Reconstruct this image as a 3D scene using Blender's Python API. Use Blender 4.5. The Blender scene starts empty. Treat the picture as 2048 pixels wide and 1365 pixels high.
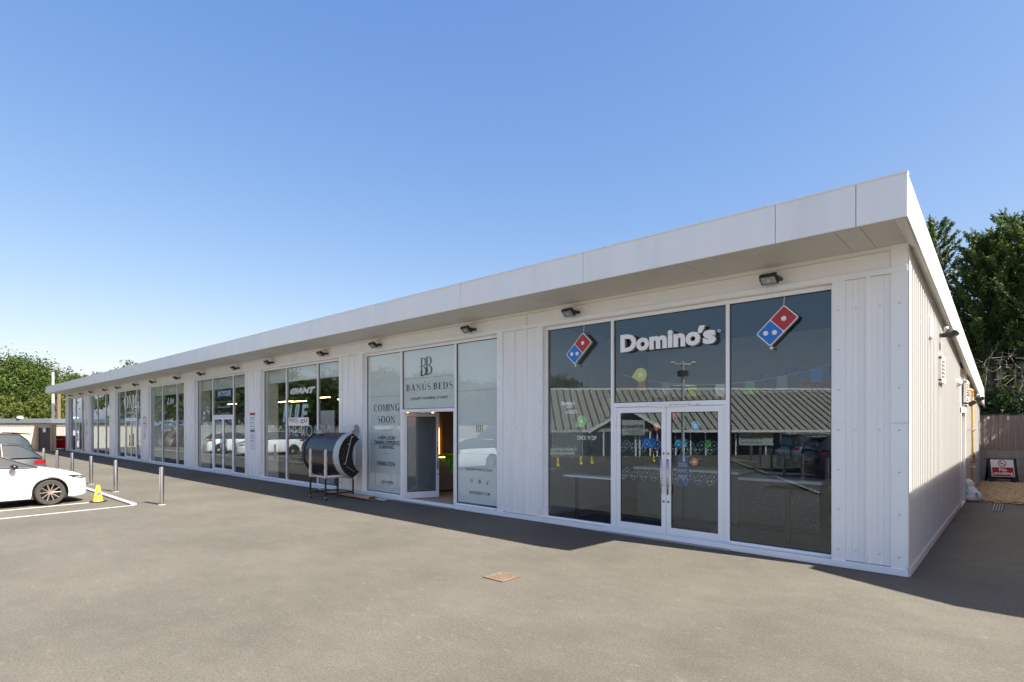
import bpy, bmesh, math, random
import numpy as np
from mathutils import Vector, Matrix
R = math.radians
S = bpy.context.scene
C = S.collection
random.seed(7)

# ------------------------------------------------------------------ camera, sky, sun, exposure
TH, FPX, YH, CX, CY, CZ = 0.83369, 1121.15, 850.06, 1.0930, -8.9425, 2.0
cam_d = bpy.data.cameras.new("camera")
cam = bpy.data.objects.new("camera", cam_d); C.objects.link(cam); S.camera = cam
cam_d.sensor_width = 36.0
cam_d.lens = FPX * 36.0 / 2048.0
cam_d.shift_x = 0.0
cam_d.shift_y = (YH - 682.5) / 2048.0
cam_d.clip_start = 0.05; cam_d.clip_end = 2000
cam.location = (CX, CY, CZ)
cam.rotation_euler = (R(90), 0, R(90) - TH)

SUN_DIR = Vector((0.990, 0.134, 1.0)).normalized()
w = bpy.data.worlds.new("World"); S.world = w; w.use_nodes = True
nt = w.node_tree; nt.nodes.clear()
out = nt.nodes.new("ShaderNodeOutputWorld"); bg = nt.nodes.new("ShaderNodeBackground")
sky = nt.nodes.new("ShaderNodeTexSky"); sky.sky_type = 'NISHITA'; sky.sun_disc = False
sky.sun_elevation = math.asin(SUN_DIR.z)
sky.sun_rotation = math.atan2(SUN_DIR.x, SUN_DIR.y)
sky.altitude = 0; sky.air_density = 1.0; sky.dust_density = 1.3; sky.ozone_density = 2.2
sp_ = nt.nodes.new('ShaderNodeSeparateColor'); cb_ = nt.nodes.new('ShaderNodeCombineColor'); nt.links.new(sky.outputs[0], sp_.inputs[0])
for ch, (a_, pw, k_) in enumerate(((0.923, 1.06, 0.90), (0.5492, 0.80, 1.711), (0.3068, 0.45, 3.423))):     # softer, less cyan horizon
    m1_ = nt.nodes.new('ShaderNodeMath'); m1_.operation = 'MULTIPLY'; m1_.inputs[1].default_value = a_
    m2_ = nt.nodes.new('ShaderNodeMath'); m2_.operation = 'POWER'; m2_.inputs[1].default_value = pw
    m3_ = nt.nodes.new('ShaderNodeMath'); m3_.operation = 'MULTIPLY'; m3_.inputs[1].default_value = k_
    nt.links.new(sp_.outputs[ch], m1_.inputs[0]); nt.links.new(m1_.outputs[0], m2_.inputs[0]); nt.links.new(m2_.outputs[0], m3_.inputs[0]); nt.links.new(m3_.outputs[0], cb_.inputs[ch])
nt.links.new(cb_.outputs[0], bg.inputs[0]); nt.links.new(bg.outputs[0], out.inputs[0])
bg.inputs[1].default_value = 0.083
sun_d = bpy.data.lights.new("sun", 'SUN'); sun_d.energy = 5.0; sun_d.angle = R(0.5); sun_d.color = (1.0, 0.945, 0.86)
sun = bpy.data.objects.new("sun", sun_d); C.objects.link(sun)
sun.rotation_euler = SUN_DIR.to_track_quat('Z', 'Y').to_euler()
S.view_settings.view_transform = 'Standard'; S.view_settings.look = 'None'
S.view_settings.exposure = 1.5; S.view_settings.gamma = 1.0
S.cycles.transparent_max_bounces = 24
S.cycles.max_bounces = 8

# ------------------------------------------------------------------ pixel measurements -> metres
AX = (-math.cos(TH), math.sin(TH)); RX = (math.sin(TH), math.cos(TH))
def gp(px, py, z=0.0):
    D = FPX * (CZ - z) / (py - YH); L = (px - 1024) / FPX * D
    return (CX + AX[0]*D + RX[0]*L, CY + AX[1]*D + RX[1]*L)
def dp(px, D):
    L = (px - 1024) / FPX * D
    return (CX + AX[0]*D + RX[0]*L, CY + AX[1]*D + RX[1]*L)
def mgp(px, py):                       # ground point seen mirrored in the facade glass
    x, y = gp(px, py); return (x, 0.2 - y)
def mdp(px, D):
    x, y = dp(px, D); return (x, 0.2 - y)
def xz(px, py, yp=0.0):                # point of the plane y = yp
    u = (px - 1024) / FPX
    nx, ny = RX[0] - u*AX[0], RX[1] - u*AX[1]
    X = CX - ny * (yp - CY) / nx
    D = (X - CX)*AX[0] + (yp - CY)*AX[1]
    return X, CZ + (YH - py) * D / FPX
def yz(px, py, xp=0.0):                # point of the plane x = xp
    u = (px - 1024) / FPX
    nx, ny = RX[0] - u*AX[0], RX[1] - u*AX[1]
    Y = CY - nx * (xp - CX) / ny
    D = (xp - CX)*AX[0] + (Y - CY)*AX[1]
    return Y, CZ + (YH - py) * D / FPX

# ------------------------------------------------------------------ materials
MATS = {}
def newmat(name):
    m = bpy.data.materials.new(name); m.use_nodes = True; m.node_tree.nodes.clear(); MATS[name] = m
    return m, m.node_tree.nodes, m.node_tree.links
def mat(name, col, rough=0.5, metal=0.0, var=0.06, scale=3.0, bump=0.0, bscale=60.0, spec=0.5, coat=0.0, emit=None, es=0.0, stretch=(1,1,1), dirt=0.0, dirtcol=(0.2,0.17,0.13)):
    m, N, L = newmat(name)
    o = N.new("ShaderNodeOutputMaterial"); b = N.new("ShaderNodeBsdfPrincipled"); L.new(b.outputs[0], o.inputs[0])
    tc = N.new("ShaderNodeTexCoord"); mp = N.new("ShaderNodeMapping"); L.new(tc.outputs['Object'], mp.inputs[0]); mp.inputs['Scale'].default_value = stretch
    n = N.new("ShaderNodeTexNoise"); n.inputs['Scale'].default_value = scale; n.inputs['Detail'].default_value = 6; L.new(mp.outputs[0], n.inputs[0])
    cr = N.new("ShaderNodeValToRGB")
    cr.color_ramp.elements[0].position = 0.3; cr.color_ramp.elements[1].position = 0.7
    cr.color_ramp.elements[0].color = tuple(c*(1-var) for c in col) + (1,)
    cr.color_ramp.elements[1].color = tuple(min(1, c*(1+var)) for c in col) + (1,)
    L.new(n.outputs[0], cr.inputs[0]); src = cr.outputs[0]
    if dirt:
        n2 = N.new("ShaderNodeTexNoise"); n2.inputs['Scale'].default_value = scale*0.7; n2.inputs['Detail'].default_value = 9; n2.inputs['Roughness'].default_value = 0.75
        L.new(mp.outputs[0], n2.inputs[0])
        r2 = N.new("ShaderNodeValToRGB"); r2.color_ramp.elements[0].position = 0.5; r2.color_ramp.elements[1].position = 0.75
        r2.color_ramp.elements[0].color = (0,0,0,1); r2.color_ramp.elements[1].color = (dirt,)*3 + (1,)
        L.new(n2.outputs[0], r2.inputs[0])
        mx = N.new("ShaderNodeMixRGB"); L.new(r2.outputs[0], mx.inputs[0]); L.new(src, mx.inputs[1]); mx.inputs[2].default_value = dirtcol + (1,)
        src = mx.outputs[0]
    L.new(src, b.inputs['Base Color'])
    b.inputs['Roughness'].default_value = rough; b.inputs['Metallic'].default_value = metal
    b.inputs['Specular IOR Level'].default_value = spec
    b.inputs['Coat Weight'].default_value = coat
    if emit:
        b.inputs['Emission Color'].default_value = emit + (1,); b.inputs['Emission Strength'].default_value = es
    if bump:
        nb = N.new("ShaderNodeTexNoise"); nb.inputs['Scale'].default_value = bscale; nb.inputs['Detail'].default_value = 4; L.new(mp.outputs[0], nb.inputs[0])
        bu = N.new("ShaderNodeBump"); bu.inputs['Strength'].default_value = bump; bu.inputs['Distance'].default_value = 0.01
        L.new(nb.outputs[0], bu.inputs['Height']); L.new(bu.outputs[0], b.inputs['Normal'])
    return m
def glassmat(name, f0, tint, rough=0.0):
    m, N, L = newmat(name)
    o = N.new("ShaderNodeOutputMaterial"); t = N.new("ShaderNodeBsdfTransparent"); t.inputs[0].default_value = tint + (1,)
    g = N.new("ShaderNodeBsdfGlossy"); g.inputs['Roughness'].default_value = rough; g.inputs[0].default_value = (0.80, 0.92, 1.0, 1)
    ge = N.new("ShaderNodeNewGeometry"); d = N.new("ShaderNodeVectorMath"); d.operation = 'DOT_PRODUCT'
    L.new(ge.outputs['Incoming'], d.inputs[0]); L.new(ge.outputs['Normal'], d.inputs[1])
    def mth(op, a, b=None, c=None):
        x = N.new("ShaderNodeMath"); x.operation = op
        for i, v in enumerate((a, b, c)):
            if v is None: continue
            if hasattr(v, 'links') or hasattr(v, 'is_linked'): L.new(v, x.inputs[i])
            else: x.inputs[i].default_value = v
        return x.outputs[0]
    a = mth('ABSOLUTE', d.outputs['Value']); q = mth('SUBTRACT', 1.0, a); q = mth('MAXIMUM', q, 0.0)
    p = mth('POWER', q, 5.0); f = mth('MULTIPLY_ADD', p, 1 - f0, f0)
    # very slight waviness of the panes
    tc = N.new("ShaderNodeTexCoord"); n = N.new("ShaderNodeTexNoise"); n.inputs['Scale'].default_value = 0.9; n.inputs['Detail'].default_value = 1
    L.new(tc.outputs['Object'], n.inputs[0]); bu = N.new("ShaderNodeBump"); bu.inputs['Strength'].default_value = 0.018; bu.inputs['Distance'].default_value = 0.01
    L.new(n.outputs[0], bu.inputs['Height']); L.new(bu.outputs[0], g.inputs['Normal'])
    mx = N.new("ShaderNodeMixShader"); L.new(f, mx.inputs[0]); L.new(t.outputs[0], mx.inputs[1]); L.new(g.outputs[0], mx.inputs[2])
    L.new(mx.outputs[0], o.inputs[0]); return m
def leafmat(name, c1, c2, scale=0.8, trans=0.35):
    m, N, L = newmat(name)
    o = N.new("ShaderNodeOutputMaterial"); d = N.new("ShaderNodeBsdfPrincipled"); t = N.new("ShaderNodeBsdfTranslucent")
    d.inputs['Roughness'].default_value = 0.55; d.inputs['Specular IOR Level'].default_value = 0.25
    at = N.new("ShaderNodeAttribute"); at.attribute_name = "tone"
    tc = N.new("ShaderNodeTexCoord"); n = N.new("ShaderNodeTexNoise"); n.inputs['Scale'].default_value = scale; n.inputs['Detail'].default_value = 3; L.new(tc.outputs['Object'], n.inputs[0])
    ad = N.new("ShaderNodeMath"); ad.operation = 'ADD'; L.new(at.outputs['Fac'], ad.inputs[0]); L.new(n.outputs[0], ad.inputs[1])
    ml = N.new("ShaderNodeMath"); ml.operation = 'MULTIPLY'; ml.inputs[1].default_value = 0.5; L.new(ad.outputs[0], ml.inputs[0])
    cr = N.new("ShaderNodeValToRGB"); cr.color_ramp.elements[0].position = 0.2; cr.color_ramp.elements[1].position = 0.8
    cr.color_ramp.elements[0].color = c1 + (1,); cr.color_ramp.elements[1].color = c2 + (1,)
    L.new(ml.outputs[0], cr.inputs[0]); L.new(cr.outputs[0], d.inputs['Base Color']); L.new(cr.outputs[0], t.inputs[0])
    mx = N.new("ShaderNodeMixShader"); mx.inputs[0].default_value = trans; L.new(d.outputs[0], mx.inputs[1]); L.new(t.outputs[0], mx.inputs[2])
    L.new(mx.outputs[0], o.inputs[0]); return m

def asphaltmat():
    m, N, L = newmat("asphalt")
    o = N.new("ShaderNodeOutputMaterial"); b = N.new("ShaderNodeBsdfPrincipled"); L.new(b.outputs[0], o.inputs[0])
    tc = N.new("ShaderNodeTexCoord")
    def noise(scale, det=5, rough=0.6, st=(1,1,1), rot=0):
        mp = N.new("ShaderNodeMapping"); mp.inputs['Scale'].default_value = st; mp.inputs['Rotation'].default_value = (0,0,rot); L.new(tc.outputs['Object'], mp.inputs[0])
        n = N.new("ShaderNodeTexNoise"); n.inputs['Scale'].default_value = scale; n.inputs['Detail'].default_value = det; n.inputs['Roughness'].default_value = rough
        L.new(mp.outputs[0], n.inputs[0]); return n.outputs[0]
    def ramp(src, p0, p1, c0, c1):
        r = N.new("ShaderNodeValToRGB"); r.color_ramp.elements[0].position = p0; r.color_ramp.elements[1].position = p1
        r.color_ramp.elements[0].color = c0 + (1,); r.color_ramp.elements[1].color = c1 + (1,); L.new(src, r.inputs[0]); return r.outputs[0]
    def mix(f, a, bb, mode='MIX'):
        x = N.new("ShaderNodeMixRGB"); x.blend_type = mode
        for i, v in ((0, f), (1, a), (2, bb)):
            if isinstance(v, (int, float)): x.inputs[i].default_value = v
            elif isinstance(v, tuple): x.inputs[i].default_value = v + (1,)
            else: L.new(v, x.inputs[i])
        return x.outputs[0]
    base = ramp(noise(0.35, 8, 0.7), 0.3, 0.7, (0.092, 0.084, 0.066), (0.142, 0.131, 0.104))
    mid = ramp(noise(2.2, 6, 0.7, (1, 2.0, 1), 0.3), 0.35, 0.7, (0.93,)*3, (1.05,)*3)
    c = mix(1.0, base, mid, 'MULTIPLY')
    fine = ramp(noise(170, 3, 0.8), 0.32, 0.68, (0.45,)*3, (1.55,)*3)
    c = mix(1.0, c, fine, 'MULTIPLY')
    c = mix(1.0, c, ramp(noise(42, 3, 0.7), 0.35, 0.65, (0.80,)*3, (1.20,)*3), 'MULTIPLY')
    agg = ramp(noise(55, 4, 0.8), 0.62, 0.70, (0,)*3, (0.55,)*3)
    c = mix(agg, c, (0.33, 0.30, 0.25))
    scuff = ramp(noise(7.5, 2, 0.5, (1, 1.3, 1), 0.9), 0.62, 0.80, (0,)*3, (0.30,)*3)
    c = mix(scuff, c, (0.25, 0.24, 0.215))
    stain = ramp(noise(0.9, 4, 0.6), 0.62, 0.78, (0,)*3, (0.35,)*3)
    c = mix(stain, c, (0.10, 0.092, 0.078))
    trk = ramp(noise(0.8, 3, 0.5, (0.12, 1.6, 1), 0.35), 0.55, 0.75, (0,)*3, (0.22,)*3)
    c = mix(trk, c, (0.085, 0.080, 0.068))
    L.new(c, b.inputs['Base Color']); b.inputs['Roughness'].default_value = 0.88; b.inputs['Specular IOR Level'].default_value = 0.3
    bu = N.new("ShaderNodeBump"); bu.inputs['Strength'].default_value = 0.55; bu.inputs['Distance'].default_value = 0.006
    L.new(noise(90, 4, 0.8), bu.inputs['Height']); L.new(bu.outputs[0], b.inputs['Normal'])
    return m
asphaltmat()
CLAD = (0.85, 0.85, 0.84)
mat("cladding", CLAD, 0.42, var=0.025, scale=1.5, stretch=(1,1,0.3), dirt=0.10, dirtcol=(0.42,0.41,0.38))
mat("cladding_side_dimmed", (0.52,0.512,0.485), 0.45, var=0.03, scale=1.2, stretch=(1,1,0.25), dirt=0.16, dirtcol=(0.40,0.38,0.32))  # same paint as cladding, colour darkened to offset direct sun on this side
mat("flashing", (0.83,0.84,0.84), 0.38, var=0.02, scale=2, dirt=0.06, dirtcol=(0.45,0.44,0.42))
mat("fascia", (0.84,0.84,0.82), 0.4, var=0.03, scale=2.2, stretch=(1,1,0.15), dirt=0.16, dirtcol=(0.46,0.46,0.44))
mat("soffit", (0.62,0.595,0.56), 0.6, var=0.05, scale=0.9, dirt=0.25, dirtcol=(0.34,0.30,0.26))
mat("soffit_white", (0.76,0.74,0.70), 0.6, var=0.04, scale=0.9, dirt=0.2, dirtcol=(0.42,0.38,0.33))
mat("frame_white", (0.85,0.86,0.88), 0.3, var=0.015, scale=4, dirt=0.05, dirtcol=(0.5,0.5,0.48))
mat("gap_dark", (0.02,0.02,0.022), 0.7)
mat("rubber", (0.018,0.018,0.02), 0.6)
mat("screw", (0.55,0.56,0.56), 0.35, metal=0.6)
mat("black_paint", (0.012,0.013,0.014), 0.45, var=0.1)
mat("lamp_black", (0.018,0.019,0.022), 0.4)
mat("lamp_reflector", (0.55,0.56,0.55), 0.25, metal=0.7, var=0.1, scale=30)
mat("led_yellow", (0.7,0.6,0.15), 0.4)
mat("plastic_white", (0.75,0.75,0.73), 0.35)
mat("steel", (0.55,0.54,0.52), 0.28, metal=1.0, var=0.05, scale=2, stretch=(1,1,30), bump=0.05, bscale=20)
mat("concrete", (0.42,0.40,0.36), 0.85, var=0.12, scale=5, bump=0.4, bscale=60, dirt=0.2, dirtcol=(0.2,0.19,0.16))
mat("kerb_concrete", (0.44,0.42,0.38), 0.85, var=0.1, scale=5, bump=0.3, bscale=60, dirt=0.2, dirtcol=(0.25,0.23,0.2))
mat("granite_step", (0.30,0.31,0.31), 0.8, var=0.2, scale=60, bump=0.2, bscale=90)
mat("gravel_wall", (0.40,0.38,0.31), 0.9, var=0.12, scale=2, stretch=(3,3,0.5), bump=0.3, bscale=30, dirt=0.35, dirtcol=(0.12,0.12,0.09))
mat("line_white", (0.62,0.60,0.56), 0.75, var=0.1, scale=30, dirt=0.6, dirtcol=(0.22,0.2,0.18))
mat("line_yellow", (0.55,0.38,0.08), 0.75, var=0.1, scale=30, dirt=0.5, dirtcol=(0.22,0.2,0.18))
mat("pipe_yellow", (0.72,0.44,0.13), 0.45, var=0.06, scale=3, dirt=0.2, dirtcol=(0.4,0.25,0.1))
mat("brass", (0.30,0.23,0.13), 0.4, metal=0.8, var=0.1)
mat("paper_white", (0.72,0.73,0.73), 0.55, var=0.03)
mat("sign_white", (0.80,0.80,0.80), 0.4, var=0.01)
mat("sign_red", (0.42,0.02,0.025), 0.35, var=0.04)
mat("sign_blue", (0.008,0.17,0.60), 0.35, var=0.04)
mat("sign_navy", (0.01,0.07,0.28), 0.4, var=0.04)
mat("sign_black", (0.008,0.008,0.009), 0.4)
mat("letter_white", (0.9,0.9,0.9), 0.4, var=0.01)
mat("letter_return", (0.36,0.37,0.37), 0.5, var=0.03)
mat("letter_dark", (0.030,0.045,0.055), 0.35)
mat("letter_pale", (0.48,0.60,0.64), 0.5)
mat("vinyl_grey", (0.76,0.765,0.74), 0.55, var=0.03, scale=1.2)
mat("vinyl_dark", (0.16,0.18,0.19), 0.6, var=0.05, scale=1.5)
mat("vinyl_black", (0.012,0.012,0.014), 0.4)
mat("vinyl_mauve", (0.13,0.12,0.125), 0.5)
mat("sticker_yellow", (0.50,0.52,0.05), 0.5); mat("sticker_green", (0.19,0.48,0.16), 0.5)
mat("sticker_blue", (0.03,0.30,0.60), 0.5); mat("sticker_orange", (0.62,0.20,0.05), 0.5)
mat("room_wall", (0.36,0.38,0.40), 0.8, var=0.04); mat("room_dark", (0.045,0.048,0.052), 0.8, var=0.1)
mat("room_floor", (0.12,0.12,0.115), 0.45, var=0.1, scale=2); mat("room_ceiling", (0.12,0.125,0.13), 0.9)
mat("room_white", (0.78,0.78,0.77), 0.6); mat("pelmet", (0.72,0.74,0.73), 0.7)
mat("mat_navy", (0.008,0.018,0.035), 0.9); mat("tile_brown", (0.075,0.06,0.055), 0.5, var=0.15)
mat("counter_grey", (0.11,0.125,0.14), 0.5, var=0.08, scale=6)
mat("counter_top", (0.62,0.66,0.68), 0.35)
mat("beige_desk", (0.42,0.36,0.31), 0.6, var=0.05); mat("floor_tile", (0.50,0.47,0.43), 0.4, var=0.06, scale=4)
mat("led_strip", (1,0.7,0.35), 0.5, emit=(1.0,0.50,0.16), es=5.0)
mat("tube_light", (1,0.85,0.6), 0.5, emit=(1.0,0.72,0.38), es=5.0)
mat("arch_wall", (0.45,0.25,0.10), 0.7, var=0.1)
mat("hivis", (0.22,0.85,0.02), 0.75, var=0.08, scale=20)
mat("hivis_band", (0.75,0.75,0.45), 0.4)
mat("shell_black", (0.010,0.012,0.016), 0.33, var=0.1, coat=0.3)
mat("shell_dull", (0.006,0.006,0.007), 0.75)
mat("metal_grey", (0.40,0.43,0.43), 0.35, metal=0.7, var=0.05)
mat("panel_grey", (0.45,0.48,0.49), 0.45, var=0.04)
mat("bubble_wrap", (0.55,0.50,0.50), 0.45, var=0.3, scale=60, bump=1.0, bscale=45)
mat("brown_paper", (0.36,0.26,0.165), 0.8, var=0.08, scale=4)
mat("bag_white", (0.68,0.69,0.66), 0.5, var=0.08, scale=6, bump=0.4, bscale=18)
mat("bag_blue", (0.05,0.28,0.42), 0.5)
mat("rust_iron", (0.17,0.115,0.075), 0.8, var=0.25, scale=18, bump=0.3, bscale=50)
mat("plastic_black", (0.016,0.016,0.017), 0.5)
mat("cone_yellow", (0.85,0.68,0.02), 0.45, var=0.06, scale=8, dirt=0.15, dirtcol=(0.45,0.36,0.08))
mat("bin_red", (0.55,0.015,0.02), 0.4, var=0.06); mat("fence_post", (0.50,0.40,0.27), 0.85, var=0.1, scale=6)
mat("grey_roof", (0.14,0.16,0.17), 0.6, var=0.06); mat("render_white", (0.70,0.68,0.63), 0.8, var=0.04)
mat("green_paint", (0.05,0.3,0.06), 0.5); mat("pole_grey", (0.62,0.64,0.65), 0.4, metal=0.2); mat("pole_wood", (0.16,0.10,0.065), 0.85, var=0.2, scale=12)
mat("tin_roof", (0.40,0.38,0.31), 0.5, var=0.08, scale=2, dirt=0.2, dirtcol=(0.2,0.2,0.14))
mat("tin_seam", (0.10,0.10,0.085), 0.6)
mat("bark", (0.11,0.08,0.055), 0.9, var=0.3, scale=8, bump=0.6, bscale=14, stretch=(1,1,0.3))
mat("twig", (0.26,0.22,0.17), 0.9, var=0.2, scale=8)
mat("brick", (0.30,0.15,0.10), 0.85, var=0.15, scale=14)
def woodmat(name, c, var):
    mat(name, c, 0.85, var=var, scale=5, stretch=(6,6,0.35), bump=0.5, bscale=25, dirt=0.35, dirtcol=tuple(x*0.45 for x in c))
woodmat("fence_wood_pale", (0.52,0.46,0.38), 0.14); woodmat("fence_wood_brown", (0.36,0.29,0.235), 0.22); woodmat("fence_wood_dark", (0.10,0.095,0.10), 0.18)
# cars
mat("paint_white", (0.80,0.80,0.79), 0.22, var=0.005, coat=1.0); mat("paint_grey", (0.10,0.105,0.115), 0.25, metal=0.5, coat=1.0, var=0.02)
mat("paint_dark", (0.025,0.03,0.04), 0.22, metal=0.3, coat=1.0, var=0.02); mat("paint_blue", (0.01,0.07,0.50), 0.22, metal=0.2, coat=1.0, var=0.02)
mat("paint_silver", (0.42,0.45,0.48), 0.25, metal=0.6, coat=1.0, var=0.02)
mat("car_glass", (0.03,0.045,0.05), 0.04, spec=1.0, coat=1.0); mat("tyre", (0.035,0.032,0.029), 0.8, var=0.15, scale=20, bump=0.3, bscale=60)
mat("rim_dark", (0.02,0.02,0.021), 0.4, metal=0.5); mat("rim_edge", (0.60,0.50,0.44), 0.25, metal=0.8); mat("lamp_red", (0.20,0.006,0.009), 0.15, coat=1.0)
mat("lamp_clear", (0.55,0.58,0.60), 0.08, metal=0.6, coat=1.0); mat("trim_black", (0.015,0.015,0.016), 0.35); mat("seam_grey", (0.30,0.30,0.30), 0.6)
glassmat("glass", 0.055, (0.965,0.98,0.975))
leafmat("leaf_broad", (0.012,0.036,0.007), (0.12,0.17,0.028), 0.5)
leafmat("leaf_shrub", (0.026,0.050,0.009), (0.15,0.175,0.032), 0.4)
leafmat("leaf_conifer", (0.012,0.033,0.011), (0.14,0.20,0.045), 0.9, 0.25)
leafmat("leaf_hedge", (0.012,0.03,0.008), (0.06,0.10,0.02), 0.9, 0.2)
# gravel stones
mat("stone", (0.40,0.28,0.15), 0.85, var=0.55, scale=25)
mat("gravel_bed", (0.20,0.14,0.085), 0.95, var=0.35, scale=60, bump=1.0, bscale=60)
# terrazzo
m, N, L = newmat("terrazzo"); o = N.new("ShaderNodeOutputMaterial"); b = N.new("ShaderNodeBsdfPrincipled"); L.new(b.outputs[0], o.inputs[0])
tc = N.new("ShaderNodeTexCoord"); v = N.new("ShaderNodeTexVoronoi"); v.inputs['Scale'].default_value = 38; L.new(tc.outputs['Object'], v.inputs[0])
cr = N.new("ShaderNodeValToRGB"); cr.color_ramp.interpolation = 'CONSTANT'; cr.color_ramp.elements[0].color = (0.5,0.5,0.5,1); cr.color_ramp.elements[1].color = (0.06,0.058,0.06,1); cr.color_ramp.elements[1].position = 0.22
L.new(v.outputs['Distance'], cr.inputs[0]); L.new(cr.outputs[0], b.inputs['Base Color']); b.inputs['Roughness'].default_value = 0.4

# ------------------------------------------------------------------ mesh helpers
def tag(o, label=None, cat=None, group=None, kind=None):
    if label: o['label'] = label
    if cat: o['category'] = cat
    if group: o['group'] = group
    if kind: o['kind'] = kind
    return o
def root_loc(o):
    while o.parent is not None: o = o.parent
    return o.location
class MB:
    def __init__(s): s.v = []; s.f = []; s.m = []; s.cur = 0
    def q(s, *pts):
        n = len(s.v); s.v += [tuple(p) for p in pts]; s.f.append(tuple(range(n, n+len(pts)))); s.m.append(s.cur); return s
    def box(s, x0, x1, y0, y1, z0, z1):
        x0, x1 = min(x0,x1), max(x0,x1); y0, y1 = min(y0,y1), max(y0,y1); z0, z1 = min(z0,z1), max(z0,z1)
        n = len(s.v)
        s.v += [(x0,y0,z0),(x1,y0,z0),(x1,y1,z0),(x0,y1,z0),(x0,y0,z1),(x1,y0,z1),(x1,y1,z1),(x0,y1,z1)]
        for f in ((0,3,2,1),(4,5,6,7),(0,1,5,4),(1,2,6,5),(2,3,7,6),(3,0,4,7)): s.f.append(tuple(n+i for i in f)); s.m.append(s.cur)
        return s
    def prism(s, poly, axis, a0, a1):
        # poly: list of 2-D points; axis 'x','y','z' is the extrusion axis
        def P(p, a): return {'x': (a,p[0],p[1]), 'y': (p[0],a,p[1]), 'z': (p[0],p[1],a)}[axis]
        n = len(s.v); k = len(poly); s.v += [P(p,a0) for p in poly] + [P(p,a1) for p in poly]
        s.f.append(tuple(range(n, n+k))); s.f.append(tuple(range(n+2*k-1, n+k-1, -1))); s.m += [s.cur]*2
        for i in range(k):
            j = (i+1) % k; s.f.append((n+i, n+k+i, n+k+j, n+j)); s.m.append(s.cur)
        return s
    def tube(s, path, r, n=8, cap=True):
        path = [Vector(p) for p in path]; rs = r if isinstance(r, (list, tuple)) else [r]*len(path)
        base = len(s.v)
        for i, p in enumerate(path):
            d = (path[min(i+1, len(path)-1)] - path[max(i-1, 0)]).normalized()
            up = Vector((0,0,1)) if abs(d.z) < 0.95 else Vector((1,0,0))
            a = d.cross(up).normalized(); b = a.cross(d)
            for k in range(n):
                t = 2*math.pi*k/n; s.v.append(tuple(p + rs[i]*(math.cos(t)*a + math.sin(t)*b)))
        for i in range(len(path)-1):
            for k in range(n):
                k2 = (k+1) % n; s.f.append((base+i*n+k, base+i*n+k2, base+(i+1)*n+k2, base+(i+1)*n+k)); s.m.append(s.cur)
        if cap:
            s.f.append(tuple(base+k for k in range(n-1,-1,-1))); s.f.append(tuple(base+(len(path)-1)*n+k for k in range(n))); s.m += [s.cur]*2
        return s
    def lathe(s, prof, c=(0,0,0), n=20, axis='z', cap=True):
        base = len(s.v)
        for (r, h) in prof:
            for k in range(n):
                t = 2*math.pi*k/n; a, b = r*math.cos(t), r*math.sin(t)
                s.v.append({'z': (c[0]+a, c[1]+b, c[2]+h), 'y': (c[0]+a, c[1]+h, c[2]+b), 'x': (c[0]+h, c[1]+a, c[2]+b)}[axis])
        for i in range(len(prof)-1):
            for k in range(n):
                k2 = (k+1) % n; s.f.append((base+i*n+k, base+i*n+k2, base+(i+1)*n+k2, base+(i+1)*n+k)); s.m.append(s.cur)
        for i, rev in ((0, True), (len(prof)-1, False)):
            if cap and prof[i][0] > 1e-5:
                idx = [base+i*n+k for k in range(n)]
                s.f.append(tuple(idx[::-1] if rev else idx)); s.m.append(s.cur)
        return s
    def xform(s, M):
        s.v = [tuple(M @ Vector(p)) for p in s.v]; return s
    def build(s, name, mats, parent=None, smooth=False, bevel=0, local=False, fix=True, seg=1, subsurf=0, auto=None):
        me = bpy.data.meshes.new(name)
        off = Vector((0,0,0)) if (parent is None or local) else Vector(root_loc(parent))
        me.from_pydata([tuple(Vector(p) - off) for p in s.v], [], s.f)
        ms = mats if isinstance(mats, (list, tuple)) else [mats]
        for k in ms: me.materials.append(MATS[k])
        if len(ms) > 1: me.polygons.foreach_set('material_index', s.m)
        if fix:
            bm = bmesh.new(); bm.from_mesh(me); bmesh.ops.remove_doubles(bm, verts=bm.verts, dist=1e-5) if smooth else None
            bmesh.ops.recalc_face_normals(bm, faces=bm.faces); bm.to_mesh(me); bm.free()
        if smooth:
            me.polygons.foreach_set('use_smooth', [True]*len(me.polygons))
        o = bpy.data.objects.new(name, me); C.objects.link(o)
        if parent is not None: o.parent = parent
        if bevel:
            b = o.modifiers.new('bevel', 'BEVEL'); b.width = bevel; b.segments = seg; b.limit_method = 'ANGLE'
        if subsurf:
            b = o.modifiers.new('sub', 'SUBSURF'); b.levels = subsurf; b.render_levels = subsurf
        if smooth and auto:
            me.set_sharp_from_angle(angle=R(auto))
        return o
def empty(name, loc, label, cat, group=None, rz=0.0):
    o = bpy.data.objects.new(name, None); C.objects.link(o); o.location = loc; o.rotation_euler = (0,0,rz); o.empty_display_size = 0.2
    return tag(o, label, cat, group)
def copy_tree(o, parent=None):
    c = o.copy(); C.objects.link(c); c.parent = parent
    for ch in list(o.children): copy_tree(ch, c)
    return c

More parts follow.
